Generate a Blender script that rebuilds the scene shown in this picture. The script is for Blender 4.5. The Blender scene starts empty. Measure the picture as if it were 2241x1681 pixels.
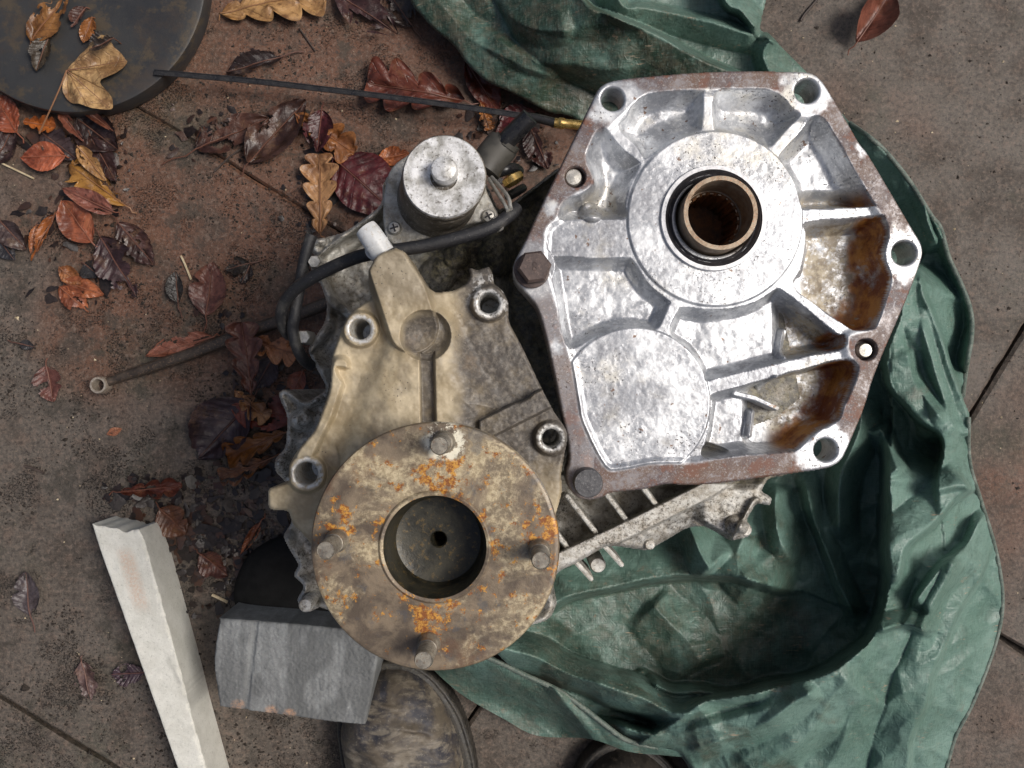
import bpy, bmesh, math, random
import numpy as np
from mathutils import Vector, Matrix

# ------------------------------------------------------------------ camera, sky, sun, exposure
scene = bpy.context.scene
CAM_H = 0.95                      # the phone is held about a metre above the paving, pointing straight down
FOC = 1941.0                      # focal length in photo pixels (photo is 2241 x 1681)
CX, CY = 1120.5, 840.5
cam_d = bpy.data.cameras.new('camera'); cam = bpy.data.objects.new('camera', cam_d)
scene.collection.objects.link(cam); scene.camera = cam
cam.location = (0, 0, CAM_H); cam.rotation_euler = (0, 0, 0)
cam_d.sensor_fit = 'HORIZONTAL'; cam_d.sensor_width = 36.0
cam_d.lens = 36.0 * FOC / 2241.0
cam_d.clip_start = 0.01; cam_d.clip_end = 200.0

SUN_EL, SUN_AZ = math.radians(55), math.radians(6)   # azimuth from +X (right) towards +Y (top of photo)
world = bpy.data.worlds.new('World'); scene.world = world; world.use_nodes = True
wn = world.node_tree.nodes; wl = world.node_tree.links
sky = wn.new('ShaderNodeTexSky'); sky.sky_type = 'NISHITA'; sky.sun_disc = False
sky.sun_elevation = SUN_EL; sky.sun_rotation = math.radians(90) - SUN_AZ
sky.air_density = 1.0; sky.dust_density = 6.0; sky.ozone_density = 0.6
wl.new(sky.outputs[0], wn['Background'].inputs[0]); wn['Background'].inputs[1].default_value = 0.05
sun_d = bpy.data.lights.new('sun', 'SUN'); sun = bpy.data.objects.new('sun', sun_d); scene.collection.objects.link(sun)
sun_d.energy = 1.5; sun_d.angle = math.radians(20); sun_d.color = (1.0, 0.97, 0.93)
sdir = Vector((math.cos(SUN_EL) * math.cos(SUN_AZ), math.cos(SUN_EL) * math.sin(SUN_AZ), math.sin(SUN_EL)))
sun.rotation_euler = sdir.to_track_quat('Z', 'Y').to_euler(); sun.location = sdir * 5
scene.view_settings.view_transform = 'Standard'; scene.view_settings.look = 'None'
scene.view_settings.exposure = 0.72; scene.view_settings.gamma = 1.0
scene.view_settings.use_curve_mapping = False

# ------------------------------------------------------------------ helpers
def W(u, v, z=0.0):
    """point of the place at height z that the photo shows at pixel (u, v)"""
    k = (CAM_H - z) / FOC
    return ((u - CX) * k, -(v - CY) * k, z)
def K(z): return (CAM_H - z) / FOC       # metres per photo pixel at height z

_rt = np.random.RandomState(7).rand(256, 256)
def vn(x, y, seed=0):
    x = np.asarray(x, float) + seed * 17.31; y = np.asarray(y, float) + seed * 7.77
    xi = np.floor(x).astype(int); yi = np.floor(y).astype(int)
    fx = x - xi; fy = y - yi
    fx = fx * fx * (3 - 2 * fx); fy = fy * fy * (3 - 2 * fy)
    a = _rt[xi & 255, yi & 255]; b = _rt[(xi + 1) & 255, yi & 255]
    c = _rt[xi & 255, (yi + 1) & 255]; d = _rt[(xi + 1) & 255, (yi + 1) & 255]
    return (a * (1 - fx) + b * fx) * (1 - fy) + (c * (1 - fx) + d * fx) * fy
def fbm(x, y, oct=4, seed=0):
    s = 0; a = .5; n = 0
    for i in range(oct):
        s = s + a * vn(x * 2 ** i, y * 2 ** i, seed + i * 3); n += a; a *= .5
    return s / n
def sst(a, b, x):
    t = np.clip((x - a) / (b - a), 0, 1); return t * t * (3 - 2 * t)

def smooth(poly, n=4):
    P = np.array(poly, float); out = []
    N = len(P)
    for i in range(N):
        p0, p1, p2, p3 = P[i - 1], P[i], P[(i + 1) % N], P[(i + 2) % N]
        for k in range(n):
            t = k / n
            out.append(.5 * ((2 * p1) + (-p0 + p2) * t + (2 * p0 - 5 * p1 + 4 * p2 - p3) * t * t + (-p0 + 3 * p1 - 3 * p2 + p3) * t ** 3))
    return np.array(out)
def chaik(poly, q=.22, it=2):
    P = np.array(poly, float)
    for _ in range(it):
        N = np.roll(P, -1, 0); P = np.stack([P * (1 - q) + N * q, P * q + N * (1 - q)], 1).reshape(-1, 2)
    return P
def crom(pts, n=6):
    P = [np.array(p, float) for p in pts]; P = [2 * P[0] - P[1]] + P + [2 * P[-1] - P[-2]]
    out = []
    for i in range(1, len(P) - 2):
        p0, p1, p2, p3 = P[i - 1:i + 3]
        for k in range(n):
            t = k / n
            out.append(.5 * ((2 * p1) + (-p0 + p2) * t + (2 * p0 - 5 * p1 + 4 * p2 - p3) * t * t + (-p0 + 3 * p1 - 3 * p2 + p3) * t ** 3))
    out.append(P[-2]); return np.array(out)

def sdf_poly(poly, margin=70.0):
    P = np.array(poly, float)
    lo = P.min(0) - margin; hi = P.max(0) + margin
    def f(u, v):
        res = np.full(u.shape, margin)
        m = (u > lo[0]) & (u < hi[0]) & (v > lo[1]) & (v < hi[1])
        if not m.any(): return res
        x = u[m]; y = v[m]
        d2 = np.full(x.shape, 1e12); ins = np.zeros(x.shape, bool)
        for i in range(len(P)):
            ax, ay = P[i - 1]; bx, by = P[i]
            ex, ey = bx - ax, by - ay
            L = ex * ex + ey * ey
            if L < 1e-9: continue
            wx = x - ax; wy = y - ay
            t = np.clip((wx * ex + wy * ey) / L, 0, 1)
            dx = wx - t * ex; dy = wy - t * ey
            d2 = np.minimum(d2, dx * dx + dy * dy)
            c = (ay > y) != (by > y)
            with np.errstate(divide='ignore', invalid='ignore'):
                xi = ax + (y - ay) * ex / (ey if ey != 0 else 1e-9)
            ins ^= c & (x < xi)
        d = np.sqrt(d2); res[m] = np.where(ins, -d, d)
        return res
    return f
def sdf_circ(cx, cy, r): return lambda u, v: np.hypot(u - cx, v - cy) - r
def sline(pl):
    """distance to an open polyline, signed distance side, and the fraction along it"""
    P = np.array(pl, float)
    seg = np.hypot(*(P[1:] - P[:-1]).T); cum = np.concatenate([[0], np.cumsum(seg)])
    def f(u, v):
        best = np.full(u.shape, 1e12); sg = np.ones(u.shape); al = np.zeros(u.shape)
        for i in range(len(P) - 1):
            ax, ay = P[i]; bx, by = P[i + 1]; ex, ey = bx - ax, by - ay; L = ex * ex + ey * ey
            wx = u - ax; wy = v - ay; t = np.clip((wx * ex + wy * ey) / L, 0, 1)
            dx = wx - t * ex; dy = wy - t * ey; d = dx * dx + dy * dy
            m = d < best
            best = np.where(m, d, best); sg = np.where(m, np.sign(ex * wy - ey * wx), sg)
            al = np.where(m, (cum[i] + t * seg[i]) / cum[-1], al)
        return np.sqrt(best), sg, al
    return f

COL = scene.collection
def link_mesh(name, V, F, mat, parent=None, smooth_sh=True, attrs=None, tris=None):
    """V world coordinates; stored relative to the parent thing's base"""
    V = np.asarray(V, np.float64)
    base = np.zeros(3)
    p = parent
    while p is not None:
        base = base + np.array(p.location); p = p.parent
    me = bpy.data.meshes.new(name)
    Vl = (V - base).astype(np.float32)
    if isinstance(F, np.ndarray) and F.ndim == 2:
        n = len(F); k = F.shape[1]
        me.vertices.add(len(Vl)); me.vertices.foreach_set('co', Vl.ravel())
        me.loops.add(n * k); me.loops.foreach_set('vertex_index', F.astype(np.int32).ravel())
        me.polygons.add(n); me.polygons.foreach_set('loop_start', np.arange(0, n * k, k, dtype=np.int32))
        me.update(calc_edges=True)
    else:
        me.from_pydata(Vl.tolist(), [], F)
        me.update()
    if smooth_sh: me.polygons.foreach_set('use_smooth', np.ones(len(me.polygons), bool))
    if attrs:
        for k, a in attrs.items():
            at = me.attributes.new(k, 'FLOAT', 'POINT'); at.data.foreach_set('value', np.asarray(a, np.float32))
    o = bpy.data.objects.new(name, me); COL.objects.link(o)
    if mat is not None: me.materials.append(mat)
    if parent is not None: o.parent = parent
    return o
def tag(o, label, cat, group=None, kind=None):
    if label: o['label'] = label
    if cat: o['category'] = cat
    if group: o['group'] = group
    if kind: o['kind'] = kind
    return o
def thing(name, label, cat, loc=(0, 0, 0), group=None):
    o = bpy.data.objects.new(name, None); COL.objects.link(o); o.location = loc; o.empty_display_size = .03
    return tag(o, label, cat, group)

def field(name, bbox, step, sdf, h, zref, zbot, mat, parent=None, attrs=None, taper=0.0, ray=False):
    """a casting, cloth or stone: a dense surface over an outline, with walls down to zbot"""
    u0, v0, u1, v1 = bbox
    us = np.arange(u0, u1 + step, step); vs = np.arange(v0, v1 + step, step)
    U, Vv = np.meshgrid(us, vs)
    S = sdf(U, Vv)
    gy, gx = np.gradient(S, step)
    g = np.hypot(gx, gy) + 1e-6
    keep = (S[:-1, :-1] < 0) | (S[1:, :-1] < 0) | (S[:-1, 1:] < 0) | (S[1:, 1:] < 0)
    out = S > 0
    mv = np.minimum(S, step * 1.6)
    U2 = np.where(out, U - mv * gx / g, U); V2 = np.where(out, Vv - mv * gy / g, Vv)
    S2 = np.where(out, 0.0, S)
    ny, nx = S.shape
    used = np.zeros((ny, nx), bool)
    used[:-1, :-1] |= keep; used[1:, :-1] |= keep; used[:-1, 1:] |= keep; used[1:, 1:] |= keep
    idx = -np.ones((ny, nx), int); idx[used] = np.arange(used.sum())
    uu = U2[used]; vv = V2[used]; ss = S2[used]
    z = zref + h(uu, vv, ss)
    k = K(z) if ray else K(zref)
    X = (uu - CX) * k; Y = -(vv - CY) * k
    Vtx = np.stack([X, Y, z], 1)
    j, i = np.nonzero(keep)
    F = np.stack([idx[j, i], idx[j + 1, i], idx[j + 1, i + 1], idx[j, i + 1]], 1)
    A = {n: f(uu, vv, ss) for n, f in (attrs or {}).items()}
    if zbot is not None:
        kp = np.pad(keep, 1)
        E = []
        a = kp[1:-1, 1:]; b = kp[1:-1, :-1]          # vertical grid edges
        jj, ii = np.nonzero(a & ~b); E.append(np.stack([idx[jj, ii], idx[jj + 1, ii]], 1))
        jj, ii = np.nonzero(b & ~a); E.append(np.stack([idx[jj + 1, ii], idx[jj, ii]], 1))
        a = kp[1:, 1:-1]; b = kp[:-1, 1:-1]
        jj, ii = np.nonzero(a & ~b); E.append(np.stack([idx[jj, ii + 1], idx[jj, ii]], 1))
        jj, ii = np.nonzero(b & ~a); E.append(np.stack([idx[jj, ii], idx[jj, ii + 1]], 1))
        E = np.concatenate(E)
        uq, inv = np.unique(E, return_inverse=True); inv = inv.reshape(E.shape)
        n0 = len(Vtx); top = Vtx[uq].copy(); bot = Vtx[uq].copy(); bot[:, 2] = zbot
        if taper:
            c = Vtx.mean(0); bot[:, :2] = c[:2] + (bot[:, :2] - c[:2]) * (1 - taper)
        Vtx = np.concatenate([Vtx, top, bot])
        m = len(uq)
        Wf = np.stack([n0 + inv[:, 0], n0 + m + inv[:, 0], n0 + m + inv[:, 1], n0 + inv[:, 1]], 1)
        F = np.concatenate([F, Wf[:, ::-1]])
        for n in A: A[n] = np.concatenate([A[n], A[n][uq], A[n][uq]])
    return link_mesh(name, Vtx, F, mat, parent, True, A)

def fillet(S, rp, rm):
    d = np.clip(-S, 0, rp) / rp
    return -rm * (1 - np.sqrt(np.clip(1 - (1 - d) ** 2, 0, 1)))
def pocket(S, depth, w, p=2.2):
    t = np.clip(-S / w, 0, 1); return -depth * (1 - (1 - t) ** p)

def lathe(name, prof, c, mat, parent=None, segs=64, tilt=(0, 0), z0=None, rmod=None, close=True, sh=True):
    """prof list of (radius m, z m) from outside bottom up; c = (x, y)"""
    V = []; n = len(prof); z0 = prof[0][1] if z0 is None else z0
    for a in range(segs):
        t = 2 * math.pi * a / segs
        for k, (r, z) in enumerate(prof):
            rr = r if rmod is None else rmod(k, t, r)
            V.append((c[0] + rr * math.cos(t) + tilt[0] * (z - z0), c[1] + rr * math.sin(t) + tilt[1] * (z - z0), z))
    F = []
    for a in range(segs):
        b = (a + 1) % segs
        for k in range(n - 1): F.append((a * n + k, b * n + k, b * n + k + 1, a * n + k + 1))
    if close and prof[-1][0] > 1e-6: F.append(tuple(a * n + n - 1 for a in range(segs)))
    o = link_mesh(name, V, F, mat, parent, sh)
    if sh: sharp(o, 35)
    return o
def sharp(o, deg):
    me = o.data
    bm = bmesh.new(); bm.from_mesh(me)
    bmesh.ops.remove_doubles(bm, verts=bm.verts, dist=1e-7)
    for e in bm.edges:
        e.smooth = not (len(e.link_faces) == 2 and e.calc_face_angle(0) > math.radians(deg))
    bm.to_mesh(me); bm.free()

def tube(name, pts, rad, mat, parent=None, segs=10, n=6, smooth_path=True):
    P = crom(pts, n) if smooth_path else np.array(pts, float)
    m = len(P)
    R = np.full(m, rad) if np.isscalar(rad) else np.interp(np.linspace(0, 1, m), np.linspace(0, 1, len(rad)), rad)
    V = []; up = np.array([0, 0, 1.0]); prev = None
    for i in range(m):
        t = P[min(i + 1, m - 1)] - P[max(i - 1, 0)]; t = t / (np.linalg.norm(t) + 1e-12)
        if prev is None:
            a = np.cross(t, up)
            if np.linalg.norm(a) < 1e-3: a = np.cross(t, np.array([1.0, 0, 0]))
        else:
            a = prev - t * np.dot(prev, t)
        a = a / np.linalg.norm(a); prev = a; b = np.cross(t, a)
        for k in range(segs):
            q = 2 * math.pi * k / segs
            V.append(P[i] + R[i] * (a * math.cos(q) + b * math.sin(q)))
    F = [(i * segs + k, i * segs + (k + 1) % segs, (i + 1) * segs + (k + 1) % segs, (i + 1) * segs + k) for i in range(m - 1) for k in range(segs)]
    F.append(tuple(range(segs))[::-1]); F.append(tuple((m - 1) * segs + k for k in range(segs)))
    o = link_mesh(name, V, F, mat, parent); sharp(o, 50); return o
def box(name, pts4, z0, z1, mat, parent=None, bev=0.0008):
    """prism over a px outline given as world xy list"""
    n = len(pts4)
    V = [(x, y, z0) for x, y in pts4] + [(x, y, z1) for x, y in pts4]
    F = [tuple(range(n))[::-1], tuple(range(n, 2 * n))] + [(i, (i + 1) % n, n + (i + 1) % n, n + i) for i in range(n)]
    o = link_mesh(name, V, F, mat, parent, False)
    bm = bmesh.new(); bm.from_mesh(o.data); bmesh.ops.recalc_face_normals(bm, faces=bm.faces)
    if bev: bmesh.ops.bevel(bm, geom=list(bm.edges), offset=bev, segments=2, affect='EDGES', clamp_overlap=True)
    bm.to_mesh(o.data); bm.free(); return o
def seg_box(name, a, b, wpx, z0, z1, mat, parent=None, zr=None, bev=.0008):
    zr = z1 if zr is None else zr
    a = np.array(W(*a, zr)[:2]); b = np.array(W(*b, zr)[:2]); d = (b - a) / np.linalg.norm(b - a); nrm = np.array([-d[1], d[0]]) * wpx * K(zr) / 2
    return box(name, [tuple(a - nrm), tuple(b - nrm), tuple(b + nrm), tuple(a + nrm)], z0, z1, mat, parent, bev)

# ------------------------------------------------------------------ material kit
class M:
    def __init__(s, name):
        s.m = bpy.data.materials.new(name); s.m.use_nodes = True
        s.t = s.m.node_tree; s.b = s.t.nodes['Principled BSDF']; s.tc = s.t.nodes.new('ShaderNodeTexCoord')
        s.vec = s.tc.outputs['Object']
    def n(s, t): return s.t.nodes.new(t)
    def set(s, sock, val):
        if isinstance(val, bpy.types.NodeSocket): s.t.links.new(val, sock)
        elif isinstance(val, (tuple, list)) and len(val) == 3 and sock.type == 'RGBA': sock.default_value = (*val, 1)
        else: sock.default_value = val
    def noise(s, scale, detail=6, rough=.6, dist=0.0, vec=None, w=None):
        q = s.n('ShaderNodeTexNoise'); s.set(q.inputs['Vector'], vec or s.vec)
        q.inputs['Scale'].default_value = scale; q.inputs['Detail'].default_value = detail
        q.inputs['Roughness'].default_value = rough; q.inputs['Distortion'].default_value = dist
        return q.outputs['Fac']
    def voro(s, scale, feat='F1', vec=None, rnd=1.0, out='Distance'):
        q = s.n('ShaderNodeTexVoronoi'); q.feature = feat; s.set(q.inputs['Vector'], vec or s.vec)
        q.inputs['Scale'].default_value = scale; q.inputs['Randomness'].default_value = rnd
        return q.outputs[out]
    def mapv(s, scale=(1, 1, 1), rot=(0, 0, 0), loc=(0, 0, 0)):
        q = s.n('ShaderNodeMapping'); s.set(q.inputs['Vector'], s.vec)
        q.inputs['Scale'].default_value = scale; q.inputs['Rotation'].default_value = rot; q.inputs['Location'].default_value = loc
        return q.outputs[0]
    def ramp(s, fac, a, b, lo=0.0, hi=1.0):
        q = s.n('ShaderNodeMapRange'); q.interpolation_type = 'SMOOTHSTEP'; s.set(q.inputs[0], fac)
        q.inputs[1].default_value = a; q.inputs[2].default_value = b; q.inputs[3].default_value = lo; q.inputs[4].default_value = hi
        return q.outputs[0]
    def mix(s, fac, a, b, mode='MIX'):
        q = s.n('ShaderNodeMix'); q.data_type = 'RGBA'; q.blend_type = mode
        s.set(q.inputs[0], fac); s.set(q.inputs[6], a); s.set(q.inputs[7], b); return q.outputs[2]
    def math(s, op, a, b=0.0, c=None):
        q = s.n('ShaderNodeMath'); q.operation = op; s.set(q.inputs[0], a); s.set(q.inputs[1], b)
        if c is not None: s.set(q.inputs[2], c)
        return q.outputs[0]
    def attr(s, name):
        q = s.n('ShaderNodeAttribute'); q.attribute_name = name; return q.outputs['Fac']
    def bump(s, h, strength=.5, dist=.001):
        q = s.n('ShaderNodeBump'); s.set(q.inputs['Height'], h); q.inputs['Strength'].default_value = strength
        q.inputs['Distance'].default_value = dist; s.t.links.new(q.outputs[0], s.b.inputs['Normal']); return q
    def fin(s, col=None, rough=None, metal=None, spec=None):
        if col is not None: s.set(s.b.inputs['Base Color'], col)
        if rough is not None: s.set(s.b.inputs['Roughness'], rough)
        if metal is not None: s.set(s.b.inputs['Metallic'], metal)
        if spec is not None: s.set(s.b.inputs['Specular IOR Level'], spec)
        return s.m

def mat_slab():
    m = M('worn_paving_stone')
    big = m.noise(2.6, 4, .6); mid = m.noise(13, 9, .70, .2); fine = m.noise(210, 9, .78); sp = m.noise(560, 5, .75); med = m.noise(60, 7, .7)
    vd = m.n('ShaderNodeVectorMath'); vd.operation = 'DISTANCE'; m.t.links.new(m.vec, vd.inputs[0]); vd.inputs[1].default_value = (-.15, .24, 0)
    ped = m.math('ADD', big, m.ramp(vd.outputs['Value'], .12, .60, .14, -.16))     # a redder slab up the middle, greyer stone around
    c = m.mix(m.ramp(ped, .40, .60), (.106, .088, .071), (.132, .058, .031))
    c = m.mix(m.ramp(mid, .44, .66, 0, .9), c, (.056, .042, .031))
    c = m.mix(m.math('MULTIPLY', m.ramp(m.noise(6, 7, .72), .52, .66), .6), c, (.060, .060, .038))     # algae
    c = m.mix(m.ramp(med, .50, .66, 0, .45), c, (.160, .108, .080))
    c = m.mix(m.ramp(fine, .52, .60, 0, .6), c, (.190, .140, .110))
    c = m.mix(m.ramp(fine, .49, .41, 0, .8), c, (.042, .032, .026))
    moss = m.ramp(m.noise(11, 5, .65), .50, .66)
    sx = m.n('ShaderNodeSeparateXYZ'); m.t.links.new(m.vec, sx.inputs[0])
    lft = m.ramp(sx.outputs[0], .15, -.2, .12, 1.0)
    pit = m.math('MULTIPLY', m.math('MULTIPLY', m.ramp(sp, .52, .58), lft), m.ramp(m.math('ADD', m.math('MULTIPLY', m.noise(38, 6, .7), .8), m.math('MULTIPLY', moss, .25)), .43, .54))
    c = m.mix(m.math('MULTIPLY', m.ramp(m.noise(24, 7, .75), .54, .62), m.math('MULTIPLY', lft, .6)), c, (.034, .028, .020))
    c = m.mix(pit, c, (.014, .011, .009))
    c = m.mix(m.ramp(m.voro(420, 'F1'), .10, .04, 0, .5), c, (.27, .24, .21))
    m.bump(m.math('ADD', m.math('MULTIPLY', fine, .7), m.math('ADD', m.math('MULTIPLY', m.math('SUBTRACT', mid, pit), .6), m.math('MULTIPLY', med, .5))), 1.0, .0018)
    return m.fin(c, m.ramp(mid, .3, .7, .36, .66), 0.0, .45)
def mat_soil():
    m = M('damp_soil'); f = m.noise(120, 8, .7)
    m.bump(f, 1, .004)
    return m.fin(m.mix(f, (.012, .009, .007), (.045, .032, .022)), .8)
def mat_tarp():
    m = M('weathered_green_tarpaulin')
    big = m.noise(9, 5, .6, .3); mid = m.noise(55, 7, .7, .5); fine = m.noise(300, 5, .7)
    c = m.mix(m.ramp(big, .36, .64), (.092, .170, .136), (.160, .262, .222))
    c = m.mix(m.ramp(mid, .48, .68, 0, .45), c, (.040, .086, .064))
    c = m.mix(m.math('MULTIPLY', m.attr('dirt_shade'), m.ramp(m.noise(16, 6, .7), .30, .58)), c, m.mix(m.ramp(m.noise(90, 5, .7), .42, .60), (.020, .038, .022), (.075, .070, .045)))
    c = m.mix(m.ramp(m.noise(24, 6, .75, .6), .60, .70, 0, .35), c, (.150, .125, .100))
    w1 = m.noise(1, 3, .6, 0, m.mapv((1000, 60, 200), (0, 0, .25))); w2 = m.noise(1, 3, .6, 0, m.mapv((60, 1000, 200), (0, 0, .25)))
    wv = m.math('ADD', w1, w2)
    c = m.mix(m.ramp(wv, 1.02, 1.24, 0, .28), c, (.20, .29, .25))
    c = m.mix(m.ramp(wv, .96, .78, 0, .30), c, (.026, .056, .044))
    c = m.mix(m.ramp(fine, .66, .74, 0, .7), c, (.28, .23, .18))
    c = m.mix(m.math('MULTIPLY', m.attr('dirt_shade'), m.ramp(m.noise(70, 5, .8), .60, .68)), c, (.21, .165, .115))
    scr = m.math('MULTIPLY', m.ramp(m.noise(1, 2, .5, 0, m.mapv((60, 700, 200), (0, 0, -.9))), .62, .70), m.ramp(m.noise(30, 3, .6), .55, .65))
    c = m.mix(scr, c, (.30, .24, .17))
    hgt = m.math('ADD', m.math('ADD', m.math('MULTIPLY', m.noise(60, 4, .55, .8), .8), m.math('MULTIPLY', m.math('ABSOLUTE', m.math('SUBTRACT', m.noise(95, 2, .5, 1.2), .5)), 1.6)), m.math('MULTIPLY', wv, .22))
    m.bump(hgt, .38, .0028)
    return m.fin(c, m.ramp(mid, .3, .7, .36, .56), 0, .5)
def mat_cover():
    """cast aluminium plate: bare casting, brown gasket stain on the flange face, orange rust in the right pockets"""
    m = M('stained_cast_aluminium')
    mid = m.noise(60, 8, .7); fine = m.noise(420, 6, .75); big = m.noise(16, 5, .65, .3)
    c = m.mix(m.ramp(mid, .40, .62), (.36, .375, .40), (.66, .675, .69))
    c = m.mix(m.ramp(fine, .52, .62, 0, .5), c, (.86, .86, .86))
    c = m.mix(m.math('MULTIPLY', m.ramp(big, .50, .60), m.ramp(m.math('ADD', m.math('MULTIPLY', fine, .5), m.math('MULTIPLY', mid, .5)), .44, .56, .25, .9)), c, (.22, .225, .245))   # grey oxide blotches
    c = m.mix(m.math('MULTIPLY', m.ramp(m.noise(11, 5, .65), .52, .64), m.ramp(mid, .42, .60, .1, .6)), c, (.46, .42, .33))  # oily film
    spk = m.math('MULTIPLY', m.ramp(m.noise(560, 3, .6), .60, .66), m.ramp(m.noise(22, 6, .7), .49, .58))
    c = m.mix(m.math('MULTIPLY', spk, .9), c, (.050, .040, .033))
    c = m.mix(m.math('MULTIPLY', m.ramp(m.noise(130, 3, .6), .68, .71), .85), c, (.16, .085, .045))
    st = m.attr('stain'); ru = m.attr('rust'); gr = m.attr('grime')
    sn = m.math('MULTIPLY', st, m.ramp(m.math('ADD', m.math('MULTIPLY', mid, .5), m.math('MULTIPLY', fine, .5)),   .40, .52, .50, 1.0))
    stc = m.mix(m.ramp(m.noise(30, 4, .6), .44, .58), (.125, .072, .050), (.105, .076, .076))
    stc = m.mix(m.ramp(m.noise(60, 5, .7), .53, .62, 0, .75), stc, (.170, .064, .032))
    stc = m.mix(m.ramp(fine, .54, .64, 0, .6), stc, (.36, .32, .29))
    c = m.mix(sn, c, stc)
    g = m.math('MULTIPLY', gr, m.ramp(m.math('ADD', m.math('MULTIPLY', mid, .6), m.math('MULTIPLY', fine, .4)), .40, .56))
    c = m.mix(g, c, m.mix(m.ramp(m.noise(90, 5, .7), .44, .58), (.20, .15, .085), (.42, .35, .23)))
    r = m.math('MULTIPLY', ru, m.ramp(mid, .30, .50))
    c = m.mix(r, c, m.mix(m.ramp(m.noise(48, 6, .7), .42, .62), (.17, .042, .012), (.42, .18, .036)))
    allst = m.math('MAXIMUM', m.math('MAXIMUM', m.math('MULTIPLY', sn, .8), g), r)
    m.bump(m.math('ADD', m.math('MULTIPLY', mid, .5), m.math('SUBTRACT', m.math('MULTIPLY', fine, .5), spk)), .4, .0007)
    return m.fin(c, m.ramp(m.math('ADD', mid, m.math('MULTIPLY', allst, .2)), .3, .9, .30, .58), m.ramp(allst, 0, .8, .55, .05), .5)
def mat_case():
    m = M('grimy_cast_aluminium')
    mid = m.noise(75, 8, .75); fine = m.noise(380, 6, .8); big = m.noise(14, 4, .6)
    c = m.mix(m.ramp(mid, .36, .62), (.34, .31, .26), (.66, .65, .61))
    c = m.mix(m.ramp(fine, .56, .68, 0, .7), c, (.80, .79, .76))
    c = m.mix(m.math('MULTIPLY', m.ramp(m.math('ADD', m.math('MULTIPLY', fine, .7), m.math('MULTIPLY', big, .3)), .50, .38), .9), c, (.055, .045, .033))
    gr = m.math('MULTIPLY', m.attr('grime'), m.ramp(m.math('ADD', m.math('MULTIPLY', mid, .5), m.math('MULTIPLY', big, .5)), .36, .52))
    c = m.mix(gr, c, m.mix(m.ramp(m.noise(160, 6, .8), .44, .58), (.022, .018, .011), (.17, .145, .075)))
    m.bump(m.math('ADD', mid, m.math('MULTIPLY', fine, .5)), .7, .0012)
    return m.fin(c, .52, m.ramp(gr, 0, .6, .45, .02), .45)
def mat_beige():
    m = M('oil_stained_beige_housing')
    mid = m.noise(42, 8, .68); fine = m.noise(330, 6, .75); big = m.noise(11, 3, .5)
    c = m.mix(m.ramp(mid, .36, .64), (.33, .262, .160), (.52, .435, .295))
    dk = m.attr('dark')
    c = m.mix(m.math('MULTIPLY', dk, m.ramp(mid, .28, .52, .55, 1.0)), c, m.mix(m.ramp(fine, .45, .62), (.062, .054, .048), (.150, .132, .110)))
    c = m.mix(m.ramp(m.noise(24, 6, .7), .56, .70, 0, .55), c, (.17, .12, .075))
    c = m.mix(m.math('MULTIPLY', m.ramp(m.voro(380), .20, .10), m.ramp(m.noise(30, 4), .50, .62)), c, (.035, .03, .024))
    c = m.mix(m.math('MULTIPLY', m.attr('bare'), m.ramp(fine, .36, .54)), c, (.66, .65, .62))
    m.bump(m.math('ADD', m.math('MULTIPLY', mid, .7), m.math('MULTIPLY', fine, .4)), .45, .001)
    return m.fin(c, m.ramp(mid, .3, .7, .40, .60), m.math('MULTIPLY', m.attr('bare'), .4), .5)
def mat_flange():
    m = M('rusty_steel_flange')
    mid = m.noise(48, 8, .70, .3); fine = m.noise(280, 6, .75); big = m.noise(19, 7, .68, .5)
    c = m.mix(m.ramp(mid, .38, .62), (.105, .080, .058), (.225, .172, .115))
    pal = m.math('MULTIPLY', m.ramp(big, .475, .575), m.ramp(m.math('ADD', m.math('MULTIPLY', mid, .6), m.math('MULTIPLY', fine, .4)), .42, .56, .35, .95))
    c = m.mix(pal, c, m.mix(m.ramp(fine, .44, .58), (.36, .285, .170), (.56, .465, .300)))
    c = m.mix(m.ramp(m.noise(26, 7, .72), .53, .66, 0, .75), c, (.125, .068, .040))
    c = m.mix(m.ramp(m.noise(70, 5, .7), .57, .66, 0, .6), c, (.085, .085, .088))
    rn = m.noise(105, 6, .78)
    rr = m.math('ADD', m.math('MULTIPLY', m.attr('rust'), .105), rn)
    c = m.mix(m.ramp(rr, .585, .615), c, m.mix(m.ramp(fine, .44, .58), (.22, .070, .016), (.56, .28, .050)))
    c = m.mix(m.math('MULTIPLY', m.attr('pale'), m.ramp(m.noise(170, 5, .75), .46, .54)), c, (.78, .74, .60))
    m.bump(m.math('ADD', mid, m.math('MULTIPLY', fine, .6)), .5, .0009)
    return m.fin(c, m.ramp(mid, .3, .7, .30, .55), .15, .5)
def mat_simple(name, a, b, scale=120, rough=.5, metal=0.0, bump=.4, dist=.0006, spk=None, spec=.5):
    m = M(name); f = m.noise(scale, 7, .7); g = m.noise(scale * 5, 5, .7)
    c = m.mix(m.ramp(f, .35, .65), a, b)
    if spk: c = m.mix(m.ramp(g, .54, .66, 0, .8), c, spk)
    m.bump(m.math('ADD', f, m.math('MULTIPLY', g, .5)), bump, dist)
    return m.fin(c, m.ramp(f, .3, .7, max(.05, rough - .1), rough + .1), metal, spec)
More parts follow.
